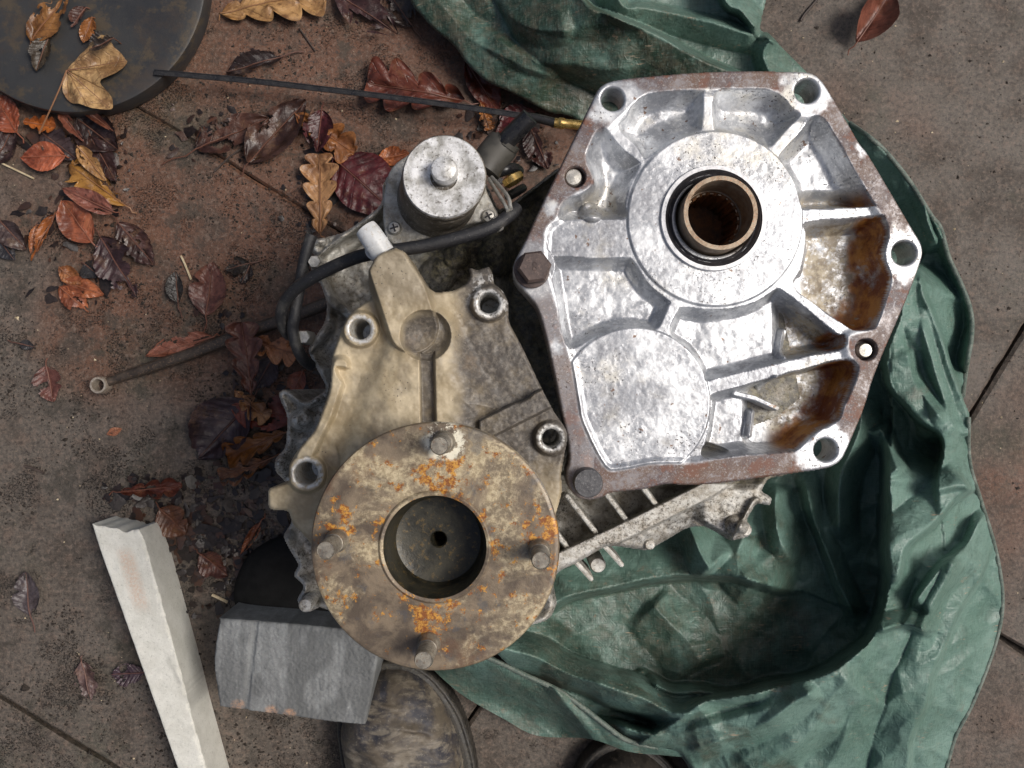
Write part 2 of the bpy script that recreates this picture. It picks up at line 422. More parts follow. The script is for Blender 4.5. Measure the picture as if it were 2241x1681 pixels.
def mat_leaf():
    m = M('wet_autumn_leaf')
    oi = m.n('ShaderNodeObjectInfo')
    off = m.n('ShaderNodeVectorMath'); off.operation = 'ADD'; m.t.links.new(m.vec, off.inputs[0]); m.t.links.new(oi.outputs['Location'], off.inputs[1]); m.vec = off.outputs[0]
    s = m.attr('along'); t = m.attr('across')
    f = m.noise(55, 6, .7); g = m.noise(480, 5, .7); h = m.noise(26, 5, .65, .4)
    at = m.math('ABSOLUTE', t); col0 = oi.outputs['Color']
    col = m.mix(m.ramp(f, .44, .64, 0, .8), col0, m.mix(.75, col0, (.28, .20, .17), 'MULTIPLY'))
    col = m.mix(m.ramp(h, .49, .60, 0, .8), col, m.mix(.85, col0, (.20, .12, .10), 'MULTIPLY'))
    col = m.mix(m.ramp(f, .46, .32, 0, .35), col, m.mix(.35, col0, (.42, .26, .12)))
    col = m.mix(m.ramp(g, .56, .68, 0, .6), col, (.030, .020, .015))
    wob = m.math('MULTIPLY', m.math('SUBTRACT', m.noise(60, 3, .5), .5), .09)
    side = m.math('ABSOLUTE', m.math('SUBTRACT', m.math('FRACT', m.math('MULTIPLY', m.math('ADD', m.math('SUBTRACT', s, m.math('MULTIPLY', at, .16)), wob), 7.0)), .5))
    vein = m.math('MAXIMUM', m.math('MULTIPLY', m.ramp(side, .07, .015, 0, .5), m.ramp(m.noise(90, 3), .35, .6)), m.ramp(at, .05, .02, 0, .7))
    col = m.mix(vein, col, m.mix(.8, col0, (.22, .13, .09), 'MULTIPLY'))
    m.bump(m.math('SUBTRACT', m.math('ADD', m.math('MULTIPLY', f, 1.2), m.math('MULTIPLY', m.noise(150, 4), .5)), m.math('MULTIPLY', vein, .6)), .8, .0016)
    return m.fin(col, m.ramp(f, .3, .7, .26, .5), 0, .5)
def mat_stem():
    m = M('leaf_stalk'); oi = m.n('ShaderNodeObjectInfo')
    return m.fin(m.mix(.6, oi.outputs['Color'], (.16, .07, .045)), .5)
def mat_concrete(name, a, b, c3, streak=0.0, rot=0.0):
    m = M(name); f = m.noise(38, 8, .7); g = m.noise(420, 7, .8); sc = m.noise(1, 6, .7, 0, m.mapv((170, 9, 60), (0, 0, rot)))
    c = m.mix(m.ramp(f, .36, .64), a, b)
    c = m.mix(m.ramp(g, .55, .68, 0, .6), c, c3)
    c = m.mix(m.ramp(g, .44, .34, 0, .6), c, tuple(x * .35 for x in a))
    if streak: c = m.mix(m.ramp(sc, .40, .62, 0, streak), c, tuple(x * .45 for x in a))
    st = m.attr('stain')
    c = m.mix(m.math('MULTIPLY', st, m.ramp(g, .38, .60)), c, (.52, .30, .18))
    dk = m.attr('dark')
    c = m.mix(m.math('MULTIPLY', dk, m.ramp(f, .3, .55)), c, tuple(x * .42 for x in a))
    m.bump(m.math('ADD', g, m.math('MULTIPLY', f, .8)), .6, .0012)
    return m.fin(c, .78, 0, .3)
def mat_rubberdisc():
    m = M('dull_black_disc')
    f = m.noise(9, 7, .65); g = m.noise(300, 6, .7); h = m.noise(34, 7, .7)
    c = m.mix(m.ramp(f, .38, .62), (.020, .021, .024), (.034, .034, .034))
    c = m.mix(m.ramp(h, .50, .62, 0, .75), c, (.075, .056, .034))
    c = m.mix(m.ramp(m.noise(12, 6, .7), .52, .66, 0, .6), c, (.050, .036, .026))
    c = m.mix(m.ramp(g, .62, .70, 0, .4), c, (.11, .10, .09))
    m.bump(m.math('ADD', h, m.math('MULTIPLY', g, .4)), .4, .0008)
    return m.fin(c, .46, 0, .5)
def mat_boot():
    m = M('scuffed_leather'); f = m.noise(34, 7, .68, .5); g = m.noise(300, 6, .75); st = m.noise(1, 5, .65, .3, m.mapv((24, 70, 40), (0, 0, .5)))
    c = m.mix(m.ramp(f, .36, .60), (.030, .030, .038), (.105, .086, .064))
    c = m.mix(m.ramp(st, .48, .62, 0, .85), c, (.20, .172, .132))
    c = m.mix(m.ramp(g, .56, .68, 0, .5), c, (.30, .27, .22))
    m.bump(m.math('ADD', f, m.math('MULTIPLY', g, .5)), .6, .0016)
    return m.fin(c, .55, 0, .4)
def mat_hose():
    m = M('braided_rubber_hose'); g = m.noise(700, 4, .7); f = m.noise(60, 6, .7)
    c = m.mix(m.ramp(f, .5, .68), (.016, .016, .018), (.060, .057, .052))
    c = m.mix(m.ramp(g, .60, .70, 0, .5), c, (.22, .21, .20))
    m.bump(g, .6, .0008)
    return m.fin(c, .5)

SLAB = mat_slab(); SOIL = mat_soil(); TARP = mat_tarp(); COVER = mat_cover(); CASE = mat_case(); BEIGE = mat_beige(); FLANGE = mat_flange()
LEAF = mat_leaf(); STEM = mat_stem(); DISC = mat_rubberdisc(); BOOT = mat_boot(); HOSE = mat_hose()
STEEL = mat_simple('worn_stud_steel', (.20, .18, .15), (.36, .33, .27), 160, .42, .55, .4, .0006, (.16, .09, .05))
DARKSTEEL = mat_simple('brown_rusted_bolt', (.060, .042, .038), (.105, .074, .064), 110, .55, .15, .4, .0006, (.17, .12, .10))
BOLTGREY = mat_simple('blackened_bolt', (.050, .050, .054), (.10, .10, .105), 150, .45, .3, .5, .0008, (.20, .19, .19))
SEAL = mat_simple('black_seal_rubber', (.017, .017, .020), (.036, .034, .038), 120, .38, 0, .3, .0004, (.07, .05, .045))
BRIGHT = mat_simple('machined_aluminium', (.55, .56, .58), (.70, .70, .71), 150, .34, .45, .25, .0003)
SLEEVE = mat_simple('rusty_drive_sleeve', (.20, .135, .085), (.36, .29, .21), 130, .42, .35, .4, .0005, (.34, .13, .05))
BORE = mat_simple('dark_rusty_bore', (.045, .022, .010), (.16, .065, .022), 90, .6, .05, .5, .0008, (.22, .09, .025))
CUP = mat_simple('oily_dark_cup', (.016, .016, .012), (.042, .038, .025), 60, .40, .2, .5, .0007, (.12, .080, .028))
BRASS = mat_simple('brass', (.62, .40, .12), (.78, .56, .22), 200, .28, .85, .2, .0003, (.30, .19, .06))
BLACKPL = mat_simple('black_plastic', (.012, .012, .014), (.024, .023, .023), 90, .34, 0, .2, .0004, (.05, .048, .045))
MATTBLACK = mat_simple('matt_black_shade', (.006, .006, .006), (.012, .012, .012), 90, .85, 0, .4, .001, None, .15)  # near-black that imitates deep shade on the mound beside the casing
GREYPL = mat_simple('dusty_black_plastic', (.045, .042, .036), (.075, .070, .060), 70, .55, 0, .3, .0005)
WHITEPL = mat_simple('white_plastic', (.50, .51, .51), (.66, .67, .67), 80, .4, 0, .2, .0004, (.40, .36, .30))
ALUCAP = mat_simple('pitted_aluminium_cap', (.34, .33, .30), (.80, .80, .80), 75, .42, .3, .6, .0008, (.10, .085, .065))
ALUSIDE = mat_simple('grimy_aluminium_side', (.085, .072, .055), (.19, .165, .13), 75, .5, .25, .5, .0008, (.45, .43, .40))
SCREW = mat_simple('zinc_screw', (.42, .41, .37), (.62, .60, .55), 200, .38, .6, .3, .0004, (.20, .16, .11))
ROD = mat_simple('old_steel_rod', (.040, .030, .023), (.078, .058, .043), 90, .45, .15, .5, .0007, (.20, .13, .085))
EYE = mat_simple('bright_steel_eye', (.34, .28, .22), (.52, .46, .38), 180, .4, .5, .4, .0005, (.24, .13, .07))
BATTEN = mat_concrete('pale_sawn_stone', (.58, .57, .51), (.68, .67, .61), (.76, .75, .69))
BLOCK = mat_concrete('grey_concrete', (.175, .180, .180), (.25, .26, .258), (.38, .39, .385), .32, -.15)
RUBBER = mat_simple('boot_sole_rubber', (.018, .017, .015), (.045, .040, .033), 80, .6, 0, .5, .001, (.10, .085, .06))
DARKBOOT = mat_simple('dark_boot_leather', (.020, .018, .016), (.050, .043, .036), 40, .5, 0, .5, .0012, (.11, .09, .07))
STRAW = mat_simple('dry_straw', (.42, .33, .20), (.58, .48, .32), 200, .6)
TWIG = mat_simple('dark_twig', (.035, .025, .020), (.07, .05, .04), 200, .6)
HEM = mat_simple('tarpaulin_hem', (.060, .095, .078), (.16, .19, .16), 160, .55, 0, .6, .001, (.30, .28, .23))

# ------------------------------------------------------------------ the setting: soil and paving slabs
gv = [(-30, -30, -.012), (30, -30, -.012), (30, 30, -.012), (-30, 30, -.012)]
tag(link_mesh('ground', gv, [(0, 1, 2, 3)], SOIL, None, False), None, None, kind='structure')
pav = bpy.data.objects.new('paving', None); COL.objects.link(pav); tag(pav, None, None, kind='structure')
E1 = np.array([.852, .524]); E2 = np.array([-.524, .852])
def slab(t0, t1, s0, s1, seed, gap=4, top_gap_l=None, top_gap_r=None):
    """paving slab between the joints of the grid (photo pixels at ground level)"""
    tg = (top_gap_l if top_gap_l is not None else gap, top_gap_r if top_gap_r is not None else gap)
    c = [(t0 + gap, s0 + tg[0]), (t1 - gap, s0 + tg[1]), (t1 - gap, s1 - gap), (t0 + gap, s1 - gap)]
    rs = np.random.RandomState(seed)
    # uneven edge
    P = []
    for k in range(4):
        a = np.array(c[k], float); b = np.array(c[(k + 1) % 4], float); n = 60
        nrm = np.array([-(b - a)[1], (b - a)[0]]); nrm /= np.linalg.norm(nrm)
        for q in range(n):
            w = (rs.rand() - .5) * 2.6 + 3.0 * (vn(q * .35, k * 3 + seed) - .5)
            p = a + (b - a) * q / n + nrm * (w if q else 0)
            P.append(p[0] * E1 + p[1] * E2)
    n = len(P); top = [W(p[0], p[1], 0) for p in P]; cen = np.mean(top, 0)
    V = []
    for x, y, z in top: V.append((x, y, -.032))
    for x, y, z in top: V.append((x, y, -.003))
    for x, y, z in top:
        d = cen[:2] - np.array([x, y]); d = d / np.linalg.norm(d) * .0035
        V.append((x + d[0], y + d[1], 0.0))
    F = [(i, (i + 1) % n, n + (i + 1) % n, n + i) for i in range(n)] + [(n + i, n + (i + 1) % n, 2 * n + (i + 1) % n, 2 * n + i) for i in range(n)] + [tuple(2 * n + i for i in range(n))]
    o = link_mesh('slab', V, F, SLAB, pav, False); return o
S_A, S_B, S_C = -1216, 42, 1300
slab(150, 2282, S_A, S_B, 1, 1)
slab(2282, 4300, S_A, S_B, 2, 7, )
slab(-2000, 150, S_A, S_B, 3, 3)
slab(-420, 1700, S_B, S_C, 4, 3, 0, 2)
slab(1700, 3800, S_B, S_C, 5, 5, 2, 9)
slab(-2500, -420, S_B, S_C, 6, 4)
for k, (a, b) in enumerate(((-1500, 620), (620, 2400), (2400, 4300))): slab(a, b, S_C, S_C + 1258, 7 + k, 5, 6, 6)
for k, (a, b) in enumerate(((-900, 1200), (1200, 3100))): slab(a, b, S_A - 1258, S_A, 12 + k, 4)

# ------------------------------------------------------------------ tarpaulin
TZ = 0.02
tarp_out = smooth([(880, -330), (888, -40), (931, 43), (993, 100), (1022, 139), (1065, 177), (1127, 206), (1199, 244), (1262, 261), (1330, 340), (1310, 600), (1250, 900), (1150, 1200), (1075, 1380), (1090, 1432), (1150, 1478), (1229, 1516), (1306, 1573), (1368, 1619), (1430, 1635), (1482, 1643), (1513, 1681), (1540, 1760), (1600, 1960), (2020, 1960), (2060, 1740), (2090, 1620), (2130, 1540), (2170, 1440), (2192, 1360), (2195, 1290), (2180, 1200), (2150, 1100), (2124, 1010), (2122, 914), (2108, 867), (2118, 795), (2128, 736), (2126, 681), (2105, 622), (2078, 563), (2060, 500), (2039, 471), (1998, 405), (1960, 355), (1919, 312), (1862, 270), (1800, 200), (1760, 153), (1717, 110), (1683, 74), (1664, 62), (1676, 0), (1690, -60), (1720, -330)], 5)
def ridge(pl, h, wn_, wp_, p=1.2, f0=.12, f1=.12):
    ln = sline(crom(pl, 5))
    def f(u, v):
        d, s, al = ln(u, v)
        w = np.where(s < 0, wn_, wp_)
        t = np.clip(1 - d / w, 0, 1)
        e = (sst(0, f0, al) if f0 else 1) * (1 - sst(1 - f1, 1, al) if f1 else 1)
        return h * t ** p * (.25 + .75 * e)
    return f
TB = [   # the broad shape; heading down the photo the first width lies to the right, the second to the left
    ridge([(1950, 985), (1950, 1080), (1948, 1180), (1944, 1276), (1905, 1400), (1822, 1462), (1720, 1497), (1620, 1522), (1520, 1552), (1420, 1606), (1330, 1690), (1300, 1800)], .120, 330, 26, 1.1, .06, .45),
    ridge([(2016, 570), (1974, 670), (1942, 795), (1993, 900), (2063, 956), (2056, 1050), (2059, 1118)], .095, 150, 12, .6, .08, .08),
    ridge([(2012, 590), (2037, 681), (2071, 787), (2105, 871), (2121, 914), (2121, 990)], .090, 10, 130, .55, .06, .1),
    ridge([(1735, 1292), (1620, 1262), (1500, 1254), (1380, 1275), (1260, 1306), (1180, 1335)], .080, 16, 210, .8, .1, .05),
    ridge([(1075, 1418), (1180, 1442), (1290, 1486), (1400, 1530), (1500, 1560), (1590, 1560)], .095, 44, 42, .5, .02, .12),
    ridge([(1400, 1490), (1500, 1514), (1600, 1524), (1690, 1508)], .060, 22, 20, .6),
    ridge([(1320, 1584), (1430, 1604), (1540, 1590), (1640, 1560), (1720, 1530)], .070, 18, 30, .6),
    ridge([(1998, 405), (2039, 471), (2078, 555), (2105, 622), (2127, 690), (2126, 745), (2112, 830)], .055, 40, 34, .8),
    ridge([(1862, 270), (1919, 312), (1998, 405), (2030, 480), (2060, 560)], .060, 20, 80, .6),
    ridge([(1680, 200), (1587, 152), (1439, 85), (1343, 37), (1271, -8), (1200, -200)], .085, 170, 10, .6, .05, 0),
    ridge([(880, -100), (1000, 60), (1120, 130), (1240, 180)], .02, 90, 90, 1),
]
TD = [   # folds on top of it
    ridge([(1918, 930), (1945, 985), (1972, 1040)], .045, 26, 30, .8),
    ridge([(1880, 860), (1872, 960), (1840, 1050), (1838, 1180)], .05, 50, 36, .9),
    ridge([(2126, 1066), (2060, 1125), (1990, 1185), (1948, 1276)], .050, 12, 70, .8, .05, .1),
    ridge([(2160, 1110), (2110, 1190), (2040, 1255), (1990, 1330)], .030, 60, 16, .9),
    ridge([(1755, 1045), (1785, 1150), (1822, 1235), (1874, 1353)], .045, 34, 20, .9),
    ridge([(1690, 1060), (1700, 1150), (1735, 1240)], .03, 40, 26, 1.0),
    ridge([(1500, 1130), (1530, 1200), (1565, 1252)], .045, 60, 40, .8),
    ridge([(1640, 1170), (1620, 1230), (1660, 1290)], .03, 40, 60, 1),
    ridge([(1420, 1310), (1500, 1400), (1540, 1470)], .022, 60, 80, .9),
    ridge([(1500, 1640), (1600, 1610), (1700, 1565), (1790, 1500)], .035, 50, 34, .9),
    ridge([(1620, 1720), (1720, 1640), (1800, 1560), (1870, 1455)], .030, 90, 50, .9),
    ridge([(1915, 1385), (1975, 1368), (2030, 1380)], .035, 40, 10, .8),
    ridge([(2165, 1195), (2118, 1300), (2070, 1410), (2030, 1510), (2003, 1600), (1975, 1720)], .040, 10, 80, .7, .1, 0),
    ridge([(2090, 1215), (2050, 1300), (2020, 1400)], .030, 30, 60, .8),
    ridge([(1900, 1500), (1850, 1590), (1800, 1720)], .02, 80, 50, 1, .1, 0),
    ridge([(2010, 690), (2030, 780), (2060, 860), (2100, 960)], .022, 20, 40, .8),
    ridge([(1975, 760), (2010, 850), (2075, 930)], .016, 18, 40, .8),
    ridge([(1680, 80), (1560, 50), (1415, 20), (1357, -2), (1300, -200)], .030, 50, 16, .8, .08, 0),
    ridge([(1672, 70), (1626, 29), (1583, -5), (1560, -200)], .040, 14, 40, .8, .1, 0),
    ridge([(1700, 70), (1670, 120), (1690, 180)], .025, 50, 24, .9),
    ridge([(1000, -60), (1100, 20), (1180, 60), (1260, 60)], .018, 70, 40, 1),
    ridge([(1060, 60), (1150, 120), (1280, 150), (1400, 150)], .014, 60, 40, 1),
]
def fold_noise(u, v, ang, L, Wd, seed):
    """long sharp creases: |noise| along a direction"""
    ca, sa = math.cos(ang), math.sin(ang)
    x = (u * ca + v * sa); y = (-u * sa + v * ca)
    x = x + 20 * (vn(u / 80, v / 80, seed + 50) - .5); y = y + 26 * (vn(u / 90, v / 90, seed + 60) - .5)
    return np.abs(2 * vn(x / L, y / Wd, seed) - 1)
def tarp_h(u, v, s):
    n1 = vn(u / 130, v / 130, 5) - .5
    uw = u + 16 * (vn(u / 70, v / 70, 9) - .5); vw = v + 16 * (vn(u / 70, v / 70, 13) - .5)
    z = np.zeros(u.shape)
    for f in TB:
        q = f(uw, vw); z = np.maximum(z, q) + .15 * np.minimum(z, q)
    for f in TD: z = z + f(uw, vw)
    amp = .30 + .70 * sst(250, 420, v)
    c1 = fold_noise(u, v, 1.1, 150, 62, 21); c2 = fold_noise(u, v, -.5, 120, 50, 31); c3 = fold_noise(u, v, .4, 60, 30, 41)
    z = z + .016 * n1 - amp * (.007 * c1 + .005 * c2 + .0018 * c3) + .012 + .0012 * (fbm(u / 16, v / 16, 2, 3) - .5)
    return np.clip(z, -.016, .2) + fillet(s, 6, .003)
def tarp_dirt_shade(u, v, s):
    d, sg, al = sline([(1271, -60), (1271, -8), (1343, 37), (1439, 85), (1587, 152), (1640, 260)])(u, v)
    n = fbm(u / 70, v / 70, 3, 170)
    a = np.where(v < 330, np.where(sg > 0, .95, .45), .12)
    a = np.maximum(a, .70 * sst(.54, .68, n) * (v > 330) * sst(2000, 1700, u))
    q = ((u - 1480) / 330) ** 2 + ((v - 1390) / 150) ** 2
    return np.maximum(a, .75 * sst(1.2, .7, q + .5 * (n - .5)))  # shade of the hollow behind the rim is mixed into the dirt colour
tarp = thing('tarpaulin', 'crumpled dark green tarpaulin bunched around the right side of the gearbox', 'tarpaulin', W(1900, 1400, 0))
field('sheet', (870, -330, 2210, 1965), 3.2, sdf_poly(tarp_out, 60), tarp_h, TZ, None, TARP, tarp, {'dirt_shade': tarp_dirt_shade}, ray=True)
flap_o = smooth([(905, 1420), (940, 1458), (985, 1500), (1025, 1530), (1100, 1572), (1175, 1610), (1290, 1617), (1375, 1645), (1440, 1652), (1500, 1656), (1482, 1643), (1430, 1634), (1368, 1618), (1306, 1572), (1229, 1515), (1150, 1478), (1100, 1453), (1000, 1410)], 5)
flap_top = sline(crom([(1000, 1410), (1100, 1453), (1150, 1478), (1229, 1515), (1306, 1572), (1368, 1618), (1430, 1634), (1482, 1643)], 5))
def flap_h(u, v, s):
    d, sg, al = flap_top(u, v)
    z = .052 * (1 - sst(0, 90, d)) + .008 * (vn(u / 60, v / 60, 41) - .4) - .008 * fold_noise(u, v, .6, 110, 50, 44)
    z += .008 * np.clip(1 - np.abs((u - 1235) * .79 - (v - 1535) * .61) / 20, 0, 1)
    return z
field('flap', (890, 1400, 1510, 1665), 3.0, sdf_poly(flap_o), flap_h, TZ + .012, None, TARP, tarp, {'dirt_shade': lambda u, v, s: .55 + 0 * u}, ray=True)
hp = [(1000, 1410), (1100, 1453), (1150, 1478), (1229, 1515), (1306, 1572), (1368, 1618), (1430, 1634), (1482, 1643), (1513, 1681), (1540, 1760)]
tube('hem', [W(u, v, .085 if i < 7 else .05 - .01 * (i - 7)) for i, (u, v) in enumerate(hp)], .0026, HEM, tarp, 8, 8)
def on_tarp(u, v, dz=0.0):
    zz = TZ + float(tarp_h(np.array([u * 1.0]), np.array([v * 1.0]), np.array([-10.]))[0]) + dz
    return W(u, v, zz)
hp2 = [(1862, 270), (1919, 312), (1960, 355), (1998, 405), (2039, 471), (2060, 500), (2078, 563), (2105, 622), (2126, 681), (2128, 736), (2118, 795), (2108, 867)]
tube('hem', [on_tarp(u - 2, v, -.001) for u, v in crom(hp2, 4)], .0024, HEM, tarp, 8, 2)
hp3 = [(2122, 914), (2124, 1010), (2150, 1100), (2180, 1200), (2195, 1290), (2192, 1360), (2170, 1440), (2130, 1540), (2090, 1620), (2060, 1740)]
tube('hem', [on_tarp(u - 3, v, -.001) for u, v in crom(hp3, 5)], .0024, HEM, tarp, 8, 2)

# ------------------------------------------------------------------ the gearbox
gb = thing('gearbox', 'silver cast aluminium gearbox with a bolted cover plate standing on the tarpaulin', 'gearbox', W(1300, 800, 0))
# main casing -------------------------------------------------
CZ = 0.27
case_out = [(1222, 1250), (1262, 1232), (1330, 1192), (1415, 1205), (1440, 1192), (1502, 1155), (1540, 1150), (1574, 1168), (1598, 1184), (1640, 1174), (1643, 1150), (1632, 1140), (1655, 1100), (1684, 1107), (1690, 1090), (1664, 1075), (1682, 1046), (1722, 1040), (1760, 900), (1700, 600), (1520, 400), (1228, 362), (1190, 392), (1127, 440), (1090, 462), (1068, 408), (1020, 340), (930, 330), (870, 360), (838, 400), (836, 450), (757, 508), (715, 520), (684, 524), (676, 545), (690, 560), (676, 572), (684, 598), (704, 626), (717, 666), (712, 706), (672, 764), (690, 800), (718, 852), (668, 884), (624, 850), (608, 862), (630, 910), (626, 980), (602, 1005), (602, 1031), (628, 1057), (641, 1140), (620, 1172), (631, 1198), (655, 1236), (641, 1260), (668, 1282), (648, 1316), (675, 1341), (702, 1326), (800, 1380), (950, 1420), (1100, 1385), (1202, 1357), (1221, 1317), (1196, 1290)]
bar = sline([(1205, 1238), (1380, 1156), (1548, 1072), (1600, 1040)])
ribs = [sline([(1241, 1086), (1312, 1176)]), sline([(1326, 1080), (1373, 1142)]), sline([(1409, 1070), (1440, 1110)]), sline([(1180, 1120), (1248, 1206)])]
lugd = sline([(1496, 1128), (1540, 1148), (1592, 1178)])
lugr = sline([(1655, 1100), (1612, 1180)])
arms = [(sline([(838, 455), (760, 510), (720, 545), (684, 577)]), 9, .024), (sline([(822, 520), (772, 560), (728, 592)]), 11, .016), (sline([(700, 602), (722, 652), (765, 690)]), 14, .016), (sline([(1228, 364), (1127, 441)]), 10, .02), (sline([(672, 764), (720, 720)]), 16, .014)]
domes = [(660, 920, 26, .022), (618, 1018, 22, .018), (634, 1180, 18, .02), (700, 534, 24, .02), (690, 577, 20, .02), (1608, 1150, 22, .012), (1300, 420, 60, .02), (960, 600, 40, .02), (1090, 560, 45, .018), (1230, 480, 40, .01), (1000, 560, 30, .015), (1625, 1155, 14, .012)]
plinth = [sdf_poly(chaik([(1310, 310), (1690, 240), (1890, 540), (1770, 920), (1330, 990), (1255, 770), (1200, 570)])), sdf_poly(chaik([(800, 790), (1040, 760), (1140, 980), (1090, 1240), (800, 1250), (710, 1060)]))]
def case_h(u, v, s):
    lip = np.clip(1 + s / 34, 0, 1)
    z = -.020 + .014 * sst(0, 1, lip) + .022 * (fbm(u / 55, v / 55, 4, 2) - .5)
    lr = sst(1180, 1230, u) * sst(1040, 1075, v)        # ribbed lower right face
    d, sg, al = bar(u, v)
    below = (sg > 0)
    face = np.where(below, -.008 - .00022 * np.clip(d - 14, 0, 60) , -.040)
    face = face + .004 * (fbm(u / 25, v / 25, 3, 8) - .5)
    lug = sst(1510, 1545, u) * (v > 1040)
    face = face * (1 - lug) + lug * (-.003 + .002 * (fbm(u / 30, v / 30, 3, 4) - .5) + .007 * sst(13, 9, lugr(u, v)[0]) - .010 * sst(8, 3, lugd(u, v)[0]))
    z = z * (1 - lr) + face * lr
    z = np.maximum(z, np.where(lr > .3, -.06 + .062 * sst(23, 18, d), z))
    for r in ribs:
        dr, _, _ = r(u, v); z = np.where((lr > .2), np.maximum(z, -.055 + .052 * sst(9, 6, dr)), z)
    up = sst(1.0, .0, np.clip((v - 640) / 60, 0, 1)) * (u > 840)
    z = z - .022 * up
    gap = sst(1090, 1130, u) * (v < 1040)
    z = z - .02 * gap
    for (a, b, r, hh) in domes:
        q = np.clip(1 - ((u - a) ** 2 + (v - b) ** 2) / r ** 2, 0, 1); z = z + hh * np.sqrt(q) * .8
    for f, w_, hh in arms:
        d, _, _ = f(u, v); z = z + hh * sst(w_, w_ * .55, d)
    for f in plinth: z = np.where((f(u, v) < 0) & (np.hypot(u - 1550, v - 487) > 125), .044, z)      # seats of the cover plate and of the output housing
    z = np.where(np.hypot(u - 1550, v - 487) < 125, -.07, z)
    return z + fillet(s, 7, .006)
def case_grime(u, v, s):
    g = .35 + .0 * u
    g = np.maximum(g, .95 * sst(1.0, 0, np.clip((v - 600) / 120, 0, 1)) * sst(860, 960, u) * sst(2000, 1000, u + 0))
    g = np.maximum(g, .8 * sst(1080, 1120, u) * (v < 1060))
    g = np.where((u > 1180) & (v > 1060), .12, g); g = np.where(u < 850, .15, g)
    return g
field('casing', (590, 320, 1775, 1430), 2.6, sdf_poly(chaik(case_out, .15), 60), case_h, CZ, .03, CASE, gb, {'grime': case_grime}, .05, ray=True)
# fins and tabs standing off the casing
ca = {'grime': .3}
for a, b, w in (((1252, 1222), (1297, 1271), 10), ((1318, 1190), (1364, 1240), 10)):
    o = seg_box('fin', a, b, w, CZ - .07, CZ - .018, CASE, gb, CZ - .018)
o = lathe('boss', [(.0066, CZ - .09), (.0066, CZ - .044), (.0055, CZ - .041)], W(1309, 1238, CZ - .04)[:2], CASE, gb, 24)
o = lathe('boss', [(.0050, CZ - .06), (.0050, CZ - .001), (.004, CZ + .001)], W(1632, 1160, CZ)[:2], CASE, gb, 24)
o = lathe('boss', [(.0055, CZ - .05), (.0055, CZ + .003), (.0045, CZ + .0045)], W(671, 1322, CZ)[:2], CASE, gb, 24)
o = lathe('boss', [(.0042, CZ - .05), (.0042, CZ - .014), (.0034, CZ - .012)], W(1422, 1192, CZ - .014)[:2], CASE, gb, 24)
# added black mound standing in for the deep shade under the flange side
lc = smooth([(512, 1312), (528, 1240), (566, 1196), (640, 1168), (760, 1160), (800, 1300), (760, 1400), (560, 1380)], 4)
field('shade_mound', (495, 1150, 810, 1410), 3.0, sdf_poly(lc), lambda u, v, s: .016 * np.sqrt(np.clip(1 - (1 - np.clip(-s / 60, 0, 1)) ** 2, 0, 1)), .012, .0, MATTBLACK, gb, ray=True)
# cover plate -------------------------------------------------
PZ = 0.345
plate_out = [(1302, 208), (1312, 190), (1330, 178), (1365, 171), (1450, 163), (1536, 156), (1640, 153), (1716, 155), (1772, 156), (1792, 167), (1806, 184), (1851, 258), (1883, 315), (1901, 335), (1982, 473), (2003, 508), (2018, 532), (2022, 554), (2014, 581), (1990, 646), (1914, 820), (1895, 890), (1858, 978), (1842, 1010), (1813, 1026), (1719, 1039), (1574, 1059), (1502, 1063), (1455, 1059), (1411, 1072), (1335, 1078), (1318, 1090), (1288, 1096), (1260, 1088), (1242, 1065), (1238, 1035), (1247, 1010), (1243, 960), (1233, 920), (1203, 771), (1184, 695), (1173, 668), (1154, 646), (1127, 617), (1120, 590), (1128, 566), (1140, 547), (1183, 453), (1232, 352), (1270, 274)]
inner = [(1330, 278), (1400, 212), (1446, 199), (1670, 193), (1720, 217), (1750, 250), (1790, 252), (1824, 288), (1874, 378), (1925, 462), (1945, 500), (1936, 554), (1952, 603), (1949, 630), (1919, 714), (1862, 735), (1860, 775), (1880, 809), (1849, 890), (1838, 920), (1798, 941), (1751, 981), (1592, 1001), (1520, 1015), (1429, 1017), (1357, 1030), (1321, 1021), (1274, 930), (1263, 880), (1249, 798), (1230, 730), (1219, 676), (1195, 600), (1189, 554), (1194, 500), (1222, 470), (1226, 450), (1243, 432), (1294, 406), (1297, 387), (1281, 349), (1286, 325), (1302, 290)]
holes = [(1341, 217, 25), (1766, 199, 26), (1979, 554, 26), (1807, 985, 25)]
dowels = [(1259, 387, 23), (1896, 765, 24)]
